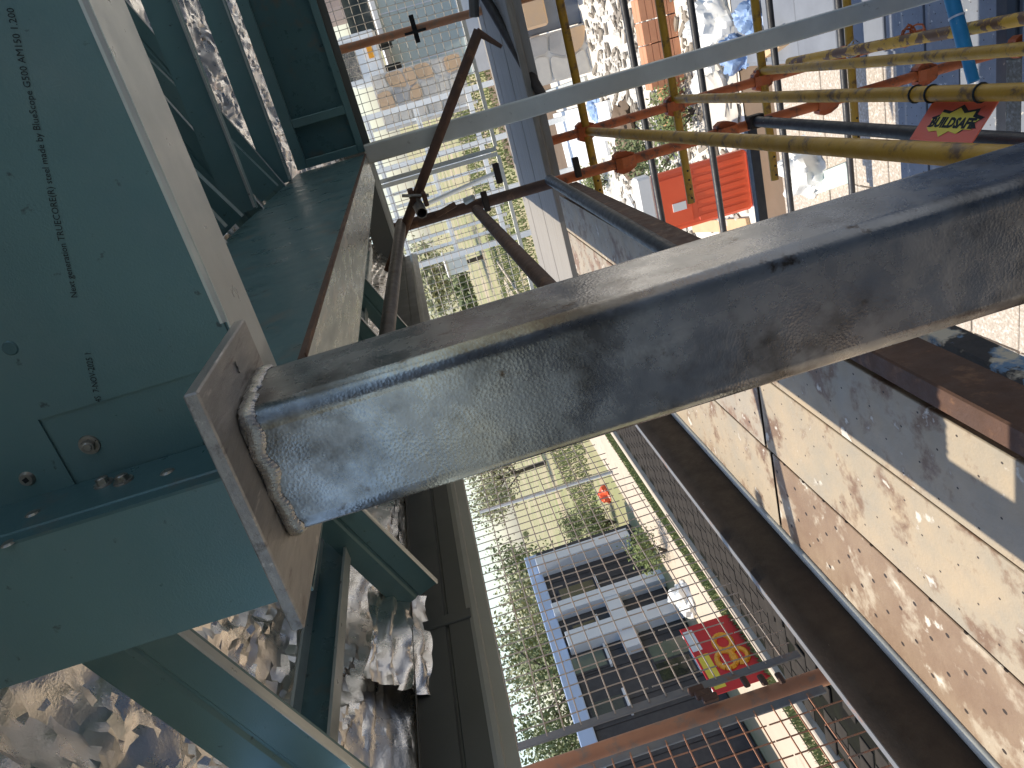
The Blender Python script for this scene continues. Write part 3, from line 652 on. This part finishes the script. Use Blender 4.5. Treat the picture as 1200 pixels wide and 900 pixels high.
standard(-1.735, 1.462, GZ+.01, 1.6, 'rust_orange', 'rusty orange standard between the two near mesh panels', (), .024)
c = onX(900, 800, -1.70)
t = thing('mesh_latch', 'rusty chain latch joining the two near mesh panels', 'latch', tuple(c-Vector((0, 0, .06))))
for k in range(3): MB().obox(c+Vector((.02, -.015+.012*k, -.03+.045*k)), EX*.005, EY*.02, EZ*.009).build('link', 'rust_tube', t, .004)
c = onX(830, 818, -1.70)
t = thing('mesh_latch', 'dark stacked clip on the panel frame, above the chain latch', 'latch', tuple(c-Vector((0, 0, .04))))
for k in range(3): MB().obox(c+Vector((.02, -.02+.02*k, .012*k)), EX*.008, EY*.012, EZ*.022).build('clip', 'rust_tube', t, .003)
mesh_panel('sunlit weld mesh guard panel across the end run in front of the lawn', -1.66, -.50, -.56, .21, 'y', 4.72, 'mesh_wire_pale', 'white_post')
mesh_panel('shaded weld mesh guard panel across the end run in front of the pale green wall', -.47, .9, -.56, .21, 'y', 4.73, 'mesh_wire_pale', 'white_post')
seg('guard_rail', 'white painted rail crossing the far mesh panels', 'rail', onY(494, 242, 4.66), onY(580, 203, 4.66), .014, 'white_paint')
seg('guard_rail', 'thin white rail on the near mesh panel, in front of the garden', 'rail', onX(562, 600, -1.735), onX(718, 553, -1.735), .008, 'white_paint')

# warning sign
A, B_, C_, D_ = onZ(1094, 118, -1.482), onZ(1170, 118, -1.484), onZ(1141, 168, -1.40), onZ(1066, 163, -1.40)
C_ = B_+D_-A
nrm = (B_-A).cross(D_-A).normalized()
if nrm.z < 0: nrm = -nrm
sg = thing('warning_sign', 'red BUILDSAFE sign with a yellow badge tied to the middle yellow rail', 'sign', tuple(D_))
MB().add([A, B_, C_, D_]+[p-nrm*.004 for p in (A, B_, C_, D_)], [(0, 1, 2, 3), (7, 6, 5, 4), (0, 4, 5, 1), (1, 5, 6, 2), (2, 6, 7, 3), (3, 7, 4, 0)]).build('board', 'sign_red', sg)
ex, ey = (B_-A), (A-D_)
def SP(u, v, k=.0006): return D_+ex*u+ey*v+nrm*k
badge = [(.16, .30), (.22, .42), (.15, .52), (.26, .60), (.27, .72), (.40, .68), (.53, .84), (.64, .70), (.80, .76), (.80, .62), (.93, .56), (.84, .42), (.90, .30), (.76, .30), (.70, .18), (.56, .24), (.45, .08), (.36, .24), (.24, .20)]
def badge_mesh(nm, m, dx, dy, sc, k):
    pts = [SP(.52+(u-.52)*sc+dx, .45+(v-.45)*sc+dy, k) for u, v in badge]; cpt = SP(.52+dx, .45+dy, k); n = len(pts)
    return MB().add([cpt]+pts, [(0, 1+i, 1+(i+1) % n) for i in range(n)]).build(nm, m, sg)
badge_mesh('badge_shadow', 'ink', .02, .05, 1.04, .0008); badge_mesh('badge', 'sign_yellow', 0, 0, .96, .0014)
fw = ex.length
fontmesh('lettering', 'BUILDSAFE', fw*.165, 'ink', sg, SP(.535, .34, .002), ex, ey, 0, 'CENTER', 0, .86, fw*.009)
for k, u in enumerate((-.18, .10, .88)):
    c = Vector((-.385, 0, -1.46)); y = (A+ex*u).y; c.y = y; c.x = -.41+(.038)*(4.05-y)/2.85
    b = MB()
    for i in range(14):
        a0, a1 = i*2*math.pi/14, (i+1)*2*math.pi/14
        b.tube(c+Vector((.0235*math.cos(a0), 0, .0235*math.sin(a0))), c+Vector((.0235*math.cos(a1), 0, .0235*math.sin(a1))), .003, 6, 0)
    b.build('cable_tie', 'ink', sg)

# ================================================================ BACKGROUND
# --- black house across the driveway (front in plane x = HX)
HX = -13.4
hs = thing('dark_house', 'long black clad house with a pale blue parapet and silver trims beyond the near mesh', 'house', (HX-2, 14, GZ))
def hp(px, py): return onX(px, py, HX)
zt = .02
MB().box(HX-6, HX, 5, 18.6, GZ, -.32).build('wall', 'house_dark', hs)
MB().box(HX-6.2, HX+.12, 4.8, 18.4, -.315, .06).build('parapet', 'parapet_blue', hs, .02)
def hbox(nm, m, px0, py0, px1, py1, wd, out, bev=.01, vert=True):
    a, c = hp(px0, py0), hp(px1, py1)
    if vert: return MB().box(HX+.003, HX+out, (a.y+c.y)/2-wd/2, (a.y+c.y)/2+wd/2, min(a.z, c.z), max(a.z, c.z)).build(nm, m, hs, bev)
    return MB().box(HX+.003, HX+out, min(a.y, c.y), max(a.y, c.y), (a.z+c.z)/2-wd/2, (a.z+c.z)/2+wd/2).build(nm, m, hs, bev)
hbox('silver_trim', 'silver_trim', 650, 722, 795, 678, .42, .3)
hbox('silver_trim', 'silver_trim', 668, 762, 812, 712, .5, .35)
hbox('silver_trim', 'silver_trim', 712, 700, 748, 765, .42, .26, .01, False)
hbox('silver_trim', 'silver_trim', 632, 672, 740, 640, .4, .5)
for px0, py0, px1, py1, m in ((668, 782, 712, 772, 'glass_green'), (692, 838, 735, 826, 'glass_dark'), (760, 768, 818, 752, 'glass_green'), (770, 790, 815, 778, 'glass_dark'), (672, 745, 702, 735, 'glass_dark'), (745, 735, 800, 720, 'glass_dark'), (655, 700, 700, 688, 'glass_dark')):
    a, c = hp(px0, py0), hp(px1, py1); y = (a.y+c.y)/2; z0, z1 = min(a.z, c.z), max(a.z, c.z)
    wn = MB().box(HX+.003, HX+.05, y-.32, y+.32, z0, z1).build('window', 'house_dark', hs, .01)
    MB().box(HX+.051, HX+.056, y-.27, y+.27, z0+.05, z1-.05).build('pane', m, wn)
    MB().box(HX+.003, HX+.12, y-.36, y+.36, z0-.06, z0-.002).build('sill', 'silver_trim', wn)
# cladding boards
b = None
for k in range(26):
    y = 5.05+.52*k
    MB().box(HX+.0025, HX+.02, y, y+.49, GZ+.02, -.34).build('cladding_panel', 'house_dark', hs, .006)
# --- red and yellow board sign in front of the house
XS = -10.2
def xs(px, py): return onX(px, py, XS)
a = xs(806, 735); c = xs(893, 800)
y0, y1 = sorted((onX(845, 722, XS).y, onX(858, 808, XS).y)); z1, z0 = xs(815, 772).z, xs(882, 752).z
bs = thing('board_sign', 'red board sign with orange figures and a yellow strip beside the dark house', 'sign', (XS, (y0+y1)/2, GZ))
MB().box(XS-.02, XS, y0, y1, z0, z1).build('board', 'red_print', bs, .004)
MB().box(XS+.001, XS+.004, y0+.1, y0+(y1-y0)*.55, z1-.24, z1-.04).build('yellow_strip', 'sign_yellow', bs)
MB().box(XS+.001, XS+.004, y0+(y1-y0)*.62, y1-.1, z1-.2, z1-.02).build('white_strip', 'white_paint', bs)
for (fy, fz, r) in ((.38, .55, .2), (.38, .32, .17), (.62, .45, .19)):
    b = MB(); cc = Vector((XS+.005, y0+(y1-y0)*fy, z0+(z1-z0)*fz))
    for i in range(12):
        a0, a1 = i*math.pi/6, (i+1)*math.pi/6
        b.tube(cc+Vector((0, r*math.cos(a0), r*.8*math.sin(a0))), cc+Vector((0, r*math.cos(a1), r*.8*math.sin(a1))), .05, 6, 0)
    b.build('figure', 'orange_print', bs)
for y in (y0+.15, y1-.15): MB().box(XS-.08, XS-.022, y-.03, y+.03, GZ, z1).build('sign_leg', 'white_paint', bs)

# --- trees
def tree(label, x, y, h, cr, nleaf, m, seed, group='trees behind the dark house', name='tree'):
    rnd = random.Random(seed); t = thing(name, label, 'tree', (x, y, GZ), group)
    b = MB(); top = Vector((x+rnd.uniform(-.3, .3), y+rnd.uniform(-.3, .3), GZ+h*.6)); b.tube((x, y, GZ-.05), top, h*.028, 9, 0, h*.014)
    cl = []
    for k in range(9):
        a = rnd.random()*6.28; s0 = Vector((x, y, GZ)).lerp(top, rnd.uniform(.45, 1)); e = s0+Vector((math.cos(a)*cr*rnd.uniform(.5, .95), math.sin(a)*cr*rnd.uniform(.5, .95), h*rnd.uniform(.12, .38)))
        b.tube(s0, e, h*.011, 6, 0, h*.004); cl.append(e); cl.append(s0.lerp(e, .6))
    b.build('trunk', 'bark', t, smooth=True)
    b = MB()
    for _ in range(nleaf*2):
        c = rnd.choice(cl); r = cr*.42
        p = c+Vector((rnd.gauss(0, r*.5), rnd.gauss(0, r*.5), rnd.gauss(0, r*.42)))
        s = rnd.uniform(.04, .11)*cr/2.2; u = Vector((rnd.gauss(0, 1), rnd.gauss(0, 1), rnd.gauss(0, 1))).normalized(); v = u.orthogonal().normalized()
        b.add([p-u*s, p+v*s*.5, p+u*s, p-v*s*.5], [(0, 1, 2, 3)])
    b.build('crown', m, t)
    return t
tl = [('tree behind the parapet at the near end of the dark house, sky showing through it', -24, 15, 6.2, 2.3, 1600, 'leaf_pale'), ('tree behind the middle of the dark house parapet', -23, 18.5, 5.4, 2.2, 2000, 'leaf'),
      ('leafy tree behind the far end of the dark house', -22, 22, 5.6, 2.4, 2400, 'leaf'), ('broad pale tree left of the parapet corner', -24, 27, 6.3, 2.8, 2600, 'leaf_pale'),
      ('dull green tree beyond the lawn close to the eave', -30, 38, 6.5, 3.2, 2600, 'leaf'), ('round tree far across the lawn', -26, 46, 6.2, 3.2, 2600, 'leaf_pale'),
      ('brown green tree just beyond the far mesh corner', -17, 44, 6.0, 3.0, 2400, 'leaf'), ('distant tree at the edge of the lawn behind the brown bed', -12, 52, 6.0, 3.3, 2400, 'leaf_pale')]
for k, (lb, x, y, h, cr, n, m) in enumerate(tl): tree(lb, x, y, h, cr, n, m, 40+k)
def shrub(label, px, py, r, n, m, seed, z=GZ, group='garden shrubs'):
    rnd = random.Random(seed); c = onZ(px, py, z); t = thing('shrub', label, 'shrub', tuple(c), group); b = MB(); st = MB()
    for k in range(6):
        e = c+Vector((rnd.uniform(-r, r)*.7, rnd.uniform(-r, r)*.7, r*rnd.uniform(.5, 1.1))); st.tube(c, e, r*.04, 5, 0, r*.015)
        for _ in range(n//2):
            p = e+Vector((rnd.gauss(0, r*.3), rnd.gauss(0, r*.3), rnd.gauss(0, r*.25))); s = r*rnd.uniform(.04, .09)
            u = Vector((rnd.gauss(0, 1), rnd.gauss(0, 1), rnd.gauss(0, 1))).normalized(); v = u.orthogonal().normalized(); b.add([p-u*s, p+v*s*.5, p+u*s, p-v*s*.5], [(0, 1, 2, 3)])
    st.build('stems', 'bark', t); b.build('foliage', m, t); return t
shrub('bright green shrub between the yellow crossbars and the red barrier', 815, 130, .35, 420, 'grass', 2)
shrub('green shrub left of the red barrier below the rusty tube', 712, 212, .35, 380, 'grass', 3)
shrub('dark shrub behind the red barrier', 790, 178, .45, 420, 'leaf', 4)
shrub('dark shrub at the foot of the house end wall', 690, 615, .9, 500, 'leaf', 5)
shrub('low green shrub on the footpath edge near the house', 782, 645, .6, 400, 'grass', 6)
shrub('tall thin dark shrub on the lawn behind the mesh', 620, 625, 1.4, 600, 'leaf', 7)
shrub('dark shrub next to the house corner trim', 722, 612, .8, 450, 'leaf', 8)
# --- hedge row, garden bed and white box on the lawn
hedge = MB()
c0, c1 = onZ(548, 322, GZ+.3), onZ(563, 372, GZ+.3)
def row(label, pts, r, m, seed):
    rnd = random.Random(seed); b = MB()
    for (a, bq) in zip(pts[:-1], pts[1:]):
        for _ in range(900):
            p = a.lerp(bq, rnd.random())+Vector((rnd.gauss(0, r*.35), rnd.gauss(0, r*.35), abs(rnd.gauss(0, r*.45)))); s = r*rnd.uniform(.1, .25)
            u = Vector((rnd.gauss(0, 1), rnd.gauss(0, 1), rnd.gauss(0, 1))).normalized(); v = u.orthogonal().normalized(); b.add([p-u*s, p+v*s*.5, p+u*s, p-v*s*.5], [(0, 1, 2, 3)])
    return tag(b.build('hedge', m), label, 'hedge', 'hedges on the lawn')
def far(px, py, y): p = onY(px, py, y); return Vector((p.x, p.y, max(GZ, p.z)))
row('dark clipped hedge running across the lawn under the guard rail', [far(541, 305, 34), far(565, 375, 34)], .8, 'leaf', 11)
row('brown ragged hedge along the left edge of the lawn', [far(500, 290, 40), far(520, 360, 40)], 1.0, 'leaf_pale', 12)
p = far(546, 303, 33)
tag(MB().box(p.x-.45, p.x+.45, 32.6, 33.3, p.z, p.z+.9).box(p.x-.5, p.x+.5, 32.5, 33.4, p.z+.9, p.z+1.0).build('meter_box', 'white_paint', None, .02), 'small white box standing at the end of the dark hedge', 'box')
# --- white balustrade in front of the lawn
YB = 15.0
fe = thing('white_fence', 'white slatted fence in front of the lawn behind the far mesh', 'fence', (-.8, YB, GZ))
P0, P1 = onY(437, 182, YB), onY(560, 150, YB)
xa, xb = onY(480, 240, YB).x, onY(470, 165, YB).x
zb, ztp = onY(575, 200, YB).z, onY(447, 205, YB).z
bx('rail', 'white_paint', fe, xa-1.2, xb+.6, YB-.03, YB+.03, ztp-.09, ztp); bx('rail', 'white_paint', fe, xa-1.2, xb+.6, YB-.03, YB+.03, (ztp+zb)/2, (ztp+zb)/2+.09); bx('rail', 'white_paint', fe, xa-1.2, xb+.6, YB-.03, YB+.03, zb, zb+.09)
n = 13
for k in range(n):
    x = xa-1.2+(xb-xa+1.75)*k/(n-1)
    if k % 4 == 0: bx('post', 'white_paint', fe, x-.05, x+.05, YB-.06, YB+.06, GZ, ztp+.12)
    else: bx('slat', 'white_paint', fe, x-.03, x+.03, YB+.031, YB+.05, zb-.1, ztp+.05)
# --- pale green house behind
YH = 22.0
gh = thing('green_house', 'pale green rendered house wall seen at the top through the far mesh', 'house', (2, YH, GZ))
a, c = onY(452, 20, YH), onY(545, 95, YH)
zt_, xb_, xa_ = onY(450, 40, YH).z, onY(520, -60, YH).x, onY(535, 92, YH).x
bx('wall', 'wall_green', gh, xa_, xb_+3, YH, YH+5, GZ, zt_)
bx('base_band', 'white_paint', gh, xa_, xb_+3, YH-.06, YH-.002, GZ, onY(548, 60, YH).z)
for k in range(3):
    x = xa_+.7+1.3*k; bx('cladding_joint', 'silver_trim', gh, x-.015, x+.015, YH-.012, YH-.002, onY(545, 60, YH).z, zt_-.02)
bx('coping', 'white_paint', gh, xa_-.1, xb_+3, YH-.1, YH+5.1, zt_+.002, zt_+.12)
# --- brown brick house, with dark verandah, top left of the far mesh
bh = thing('brick_house', 'brown brick house with a dark verandah at the very top behind the mesh', 'house', (4, 26, GZ))
Y2 = 26.0
x0 = onY(440, 22, Y2).x; z_t = onY(400, 0, Y2).z; z_b = onY(450, 20, Y2).z
bx('wall', 'brick_brown', bh, x0+.6, x0+12, Y2, Y2+6, GZ, z_t+2.5)
bx('verandah_roof', 'glass_dark', bh, x0-.6, x0+.59, Y2-1.5, Y2+4, z_b-.2, z_t)
for k in range(6): bx('verandah_post', 'white_paint', bh, x0-.5, x0-.42, Y2-1.4+k*.9, Y2-1.32+k*.9, GZ, z_b-.202)
# --- white parked van
Y3 = 18.0
a, c = onY(404, 84, Y3), onY(452, 88, Y3); xl, xr = onY(430, 100, Y3).x, onY(430, 66, Y3).x
vn = thing('white_van', 'plain white van body seen end on through the far mesh beside the stone wall', 'van', ((xl+xr)/2, Y3+1.8, GZ))
zc = onY(455, 90, Y3).z
prof = [(0, zc), (0, zc+.9), (.25, .45), (.9, .62), (4.2, .62), (4.3, .4), (4.35, zc)]
MB().loop_extrude([(xl, Y3+u, v) for u, v in prof], (xr-xl+.5, 0, 0)).build('body', 'white_paint', vn, .06)
bx('windscreen', 'glass_dark', vn, xl+.15, xr+.35, Y3-.012, Y3+.02, zc+.55, zc+.85)
for xx in (xl+.12, xr+.2): MB().tube((xx, Y3+.8, zc-.05), (xx+.18, Y3+.8, zc-.05), .33, 18, 0).build('wheel', 'ink', vn); MB().tube((xx, Y3+3.4, zc-.05), (xx+.18, Y3+3.4, zc-.05), .33, 18, 0).build('wheel', 'ink', vn)
bx('number_plate', 'orange_print', vn, xl+.5, xl+.9, Y3-.016, Y3-.004, zc+.15, zc+.28)
# --- crazy stone walls: stones as pieces set in mortar
def stone_wall(label, x0, x1, y, z0, z1, size, seed):
    rnd = random.Random(seed); t = thing('stone_wall', label, 'wall', ((x0+x1)/2, y, z0), 'crazy stone walls')
    bx('mortar_core', 'mortar', t, x0, x1, y, y+.3, z0, z1)
    nx = max(2, int((x1-x0)/size)); nz = max(2, int((z1-z0)/size)); gx = {}
    for i in range(nx+1):
        for j in range(nz+1):
            ox = 0 if i in (0, nx) else rnd.uniform(-.28, .28)*size; oz = 0 if j in (0, nz) else rnd.uniform(-.28, .28)*size
            gx[i, j] = Vector((x0+(x1-x0)*i/nx+ox, y, z0+(z1-z0)*j/nz+oz))
    for i in range(nx):
        for j in range(nz):
            q = [gx[i, j], gx[i+1, j], gx[i+1, j+1], gx[i, j+1]]; c = sum(q, Vector())/4; q = [c+(p-c)*.86 for p in q]
            pts = []
            for a, b2 in zip(q, q[1:]+q[:1]): pts += [a.lerp(b2, .12), a.lerp(b2, .5)+(a.lerp(b2, .5)-c)*rnd.uniform(-.02, .12), a.lerp(b2, .88)]
            d = rnd.uniform(.02, .05)
            MB().loop_extrude([p-EY*.0 for p in pts], (0, -d, 0)).build('stone', rnd.choice(['stone_pale', 'stone_pale', 'stone_tan', 'stone_grey']), t)
    return t
Y4 = 17.0
stone_wall('crazy stone wall below the pale green house, behind the far mesh', onY(548, 128, Y4).x, onY(540, 60, Y4).x, Y4, onY(548, 100, Y4).z, onY(445, 128, Y4).z, .30, 3)
Y5 = 12.5
za, zb5 = onY(745, 35, Y5).z, onY(622, 70, Y5).z
stone_wall('crazy stone wall at the top behind the first yellow crossbar', onY(680, 88, Y5).x, onY(680, 28, Y5).x, Y5, GZ-.3, zb5, .27, 5)
bx_ = MB().box(onY(680, 28, Y5).x+.02, onY(680, -60, Y5).x+2, Y5+.1, Y5+.4, GZ, zb5+.05).build('render_wall', 'slab_grey', None, .01); tag(bx_, 'plain grey rendered wall above the stone wall at the top edge', 'wall')
tag(MB().box(onY(640, 30, Y5).x, onY(640, -60, Y5).x, Y5-.25, Y5+.05, zb5-.35, zb5+.02).build('stone_block', 'stone_tan', None, .03), 'rough tan stone block on end of the grey wall at the top', 'stone')
# --- red plastic barrier
YR = 7.15
A, B_, C_, D_ = onY(757, 214, YR), onY(868, 172, YR), onY(880, 240, YR), onY(782, 280, YR)
x1_, x0_ = (A.x+B_.x)/2, (C_.x+D_.x)/2; zt_, zb_ = (A.z+D_.z)/2, GZ
rb = thing('red_barrier', 'bright red ribbed plastic barrier with white end standing in the yard', 'barrier', ((x0_+x1_)/2, YR, GZ))
bx('body', 'red_plastic', rb, x0_, x1_, YR, YR+.12, GZ+.06, zt_, bevel=.03)
for k in range(7):
    x = x0_+.07+(x1_-x0_-.14)*k/6; bx('rib', 'red_plastic', rb, x-.022, x+.022, YR-.007, YR-.001, GZ+.12, zt_-.42, bevel=.008)
bx('top_panel', 'red_plastic', rb, x0_+.06, x1_-.06, YR-.014, YR-.001, zt_-.36, zt_-.06, bevel=.01)
bx('reflector', 'white_paint', rb, x0_+.2, x0_+.28, YR-.022, YR-.0145, zt_-.3, zt_-.16)
bx('top_cap', 'white_paint', rb, x0_-.02, x1_+.02, YR-.02, YR+.14, zt_+.002, zt_+.16, bevel=.02)
bx('foot', 'white_paint', rb, x0_-.03, x1_+.03, YR-.06, YR+.18, GZ+.003, GZ+.058, bevel=.01)
# --- yard clutter
def gp(px, py, z=GZ): return onZ(px, py, z)
def stack(label, px, py, nx, nz, seed):
    rnd = random.Random(seed); c = gp(px, py); t = thing('brick_stack', label, 'brick stack', tuple(c), 'stacks of orange bricks in the yard')
    for k in range(nz):
        for i in range(nx):
            for j in range(2): 
                o = Vector((c.x+(i-nx/2)*.24, c.y+j*.12, GZ+.004+k*.08)); MB().box(o.x+.004, o.x+.232, o.y+.004, o.y+.114, o.z, o.z+.076).build('brick', 'brick_orange', t, .004)
    return t
stack('taller stack of orange bricks at the top between the second yellow and dark crossbars', 796, 42, 4, 5, 1)
stack('lower stack of orange bricks just under the white post', 800, 92, 4, 3, 2)
def lump(name, label, cat, px, py, r, hh, m, seed, group=None):
    c = gp(px, py); b = MB(); n, k = 30, 14; vs = []
    for j in range(k+1):
        for i in range(n):
            a = 2*math.pi*i/n; e = math.pi/2*j/k; d = Vector((math.cos(a)*math.cos(e), math.sin(a)*math.cos(e), math.sin(e))); q = d*1.6+Vector((seed*3.1, 0, 0))
            s = 1+.45*noise.noise(q)+.25*noise.noise(q*2.7)+.12*(1-2*abs(noise.noise(q*5.5))); vs.append(c+Vector((d.x*r*s, d.y*r*s, d.z*hh*s)))
    b.add(vs, [(j*n+i, j*n+(i+1) % n, (j+1)*n+(i+1) % n, (j+1)*n+i) for j in range(k) for i in range(n)]); 
    return tag(b.build(name, m, None, smooth=True), label, cat, group)
lump('tarpaulin', 'crumpled blue tarpaulin by the third yellow crossbar', 'tarpaulin', 868, 62, .17, .2, 'blue_tarp', 1)
lump('tarpaulin', 'small blue sheet heap above the white post', 'tarpaulin', 885, 18, .15, .15, 'blue_tarp', 2)
lump('sand_bag', 'white bag heap left of the blue tarpaulin', 'bag', 838, 85, .26, .22, 'white_paint', 3, 'white bags in the yard')
lump('sand_bag', 'white bag beyond the red barrier towards the sunlit paving', 'bag', 955, 195, .22, .25, 'white_paint', 4, 'white bags in the yard')
lump('sand_bag', 'white bag pile at the top near the brick stack', 'bag', 845, 22, .24, .3, 'white_paint', 5, 'white bags in the yard')
lump('tarpaulin', 'tiny bright blue sheet beside the first yellow crossbar', 'tarpaulin', 700, 128, .24, .12, 'blue_tarp', 6)
lump('rubble_heap', 'pale rubble heap beside the white bag pile', 'rubble', 850, 108, .35, .16, 'stone_pale', 7)
lump('soil_heap', 'brown soil heap between the shrubs and the barrier', 'soil', 740, 165, .5, .2, 'soil', 8)
def board(label, p0, p1, wd, th, m, group='loose boards in the yard'):
    p0, p1 = gp(*p0), gp(*p1); d = p1-p0; s = d.cross(EZ).normalized()
    c = (p0+p1)/2+EZ*(th/2+.004+random.random()*.01); return tag(MB().obox(c, d/2, s*wd/2, EZ*th/2).build('loose_board', m, None, .003), label, 'board', group)
board('pale timber board lying beside the red barrier, nearer the post', (815, 265), (880, 262), .14, .04, 'timber_new')
board('long pale board on the ground under the first yellow crossbar', (700, 245), (735, 260), .2, .05, 'timber_new')
board('grey board on the ground left of the yellow crossbar end', (628, 118), (690, 98), .25, .05, 'white_post')
board('white board on the ground beside the toe board', (655, 150), (720, 140), .6, .05, 'white_paint')
board('second white board below the other white board', (665, 178), (712, 160), .6, .06, 'white_paint')
board('pale green board lying by the sunlit paving', (960, 215), (1000, 200), .16, .04, 'wall_green')
board('timber board at the top right of the brick stack', (905, 55), (925, 40), .15, .1, 'timber_new')
board('white sheet standing beside the red barrier, left end', (738, 235), (760, 275), .3, .05, 'white_paint')
# grey slabs leaning in the shade: large paving slabs as pieces of the patio
slab = bpy.data.objects['patio_slab']; sm = None
for i in range(8):
    for j in range(10):
        x, y = -.6+.62*i, 1.6+.56*j
        if sm is None: o = MB().box(x+.008, x+.612, y+.008, y+.552, GZ-.03, GZ+.02).build('paving_slab', 'slab_grey', slab, .006); sm = o.data; s0 = (x, y)
        else:
            o = bpy.data.objects.new('paving_slab', sm); COL.objects.link(o); o.parent = slab; o.location = (x-s0[0], y-s0[1], random.uniform(-.004, .004))
# aggregate pavers
ag = bpy.data.objects['aggregate_paving']; sm = None
for i in range(5):
    for j in range(16):
        x, y = -2.83+.43*i, .2+.4*j
        if sm is None: o = MB().box(x+.006, x+.424, y+.006, y+.394, GZ-.03, GZ+.018).build('paving_slab', 'aggregate', ag, .005); sm = o.data; s0 = (x, y)
        else:
            o = bpy.data.objects.new('paving_slab', sm); COL.objects.link(o); o.parent = ag; o.location = (x-s0[0], y-s0[1], random.uniform(-.004, .004))
# parked items by the footpath
p = onZ(712, 578, GZ)
lump('litter_bag', 'small orange red bag on the grass beyond the house corner', 'bag', 712, 578, .28, .3, 'red_plastic', 9)
p = onZ(805, 705, GZ)
lump('litter_bag', 'white plastic bag on the footpath beside the board sign', 'bag', 808, 700, .35, .35, 'white_paint', 10)

# broken stone scattered over the bright yard
b = MB(); rnd = random.Random(77)
for _ in range(1500):
    x, y = rnd.uniform(-3, 3), rnd.uniform(7.4, 12.3); r = rnd.uniform(.02, .09)*rnd.random()**.5; vs = []
    ax = [Vector((rnd.gauss(0, 1), rnd.gauss(0, 1), rnd.gauss(0, .6))).normalized()*r*rnd.uniform(.6, 1.3) for _ in range(7)]
    c = Vector((x, y, GZ+r*.4)); u = Vector((r, 0, 0)); v = Vector((0, r*rnd.uniform(.6, 1), 0)); w_ = Vector((0, 0, r*.6)); a = rnd.random()*3; u, v = u*math.cos(a)+v*math.sin(a), v*math.cos(a)-u*math.sin(a)
    b.add([c+u, c-u*.8+v*.3, c+v, c-v*.9, c+w_, c-w_*.6], [(0, 2, 4), (2, 1, 4), (1, 3, 4), (3, 0, 4), (2, 0, 5), (1, 2, 5), (3, 1, 5), (0, 3, 5)])
tag(b.build('rubble', 'stone_pale'), 'broken pale stone scattered over the bright yard', 'rubble', None, 'stuff')
b = MB()
for _ in range(700):
    x, y = rnd.uniform(-3, 3), rnd.uniform(7.4, 12.3); r = rnd.uniform(.03, .1); a = rnd.random()*6.28
    d = Vector((math.cos(a), math.sin(a), rnd.uniform(-.1, .3)))*r; e = Vector((-d.y, d.x, 0))*.35
    b.obox(Vector((x, y, GZ+.03)), d, e, EZ*.012)
tag(b.build('timber_offcuts', 'timber_grey'), 'dark timber offcuts and debris strewn over the bright yard', 'debris', None, 'stuff')
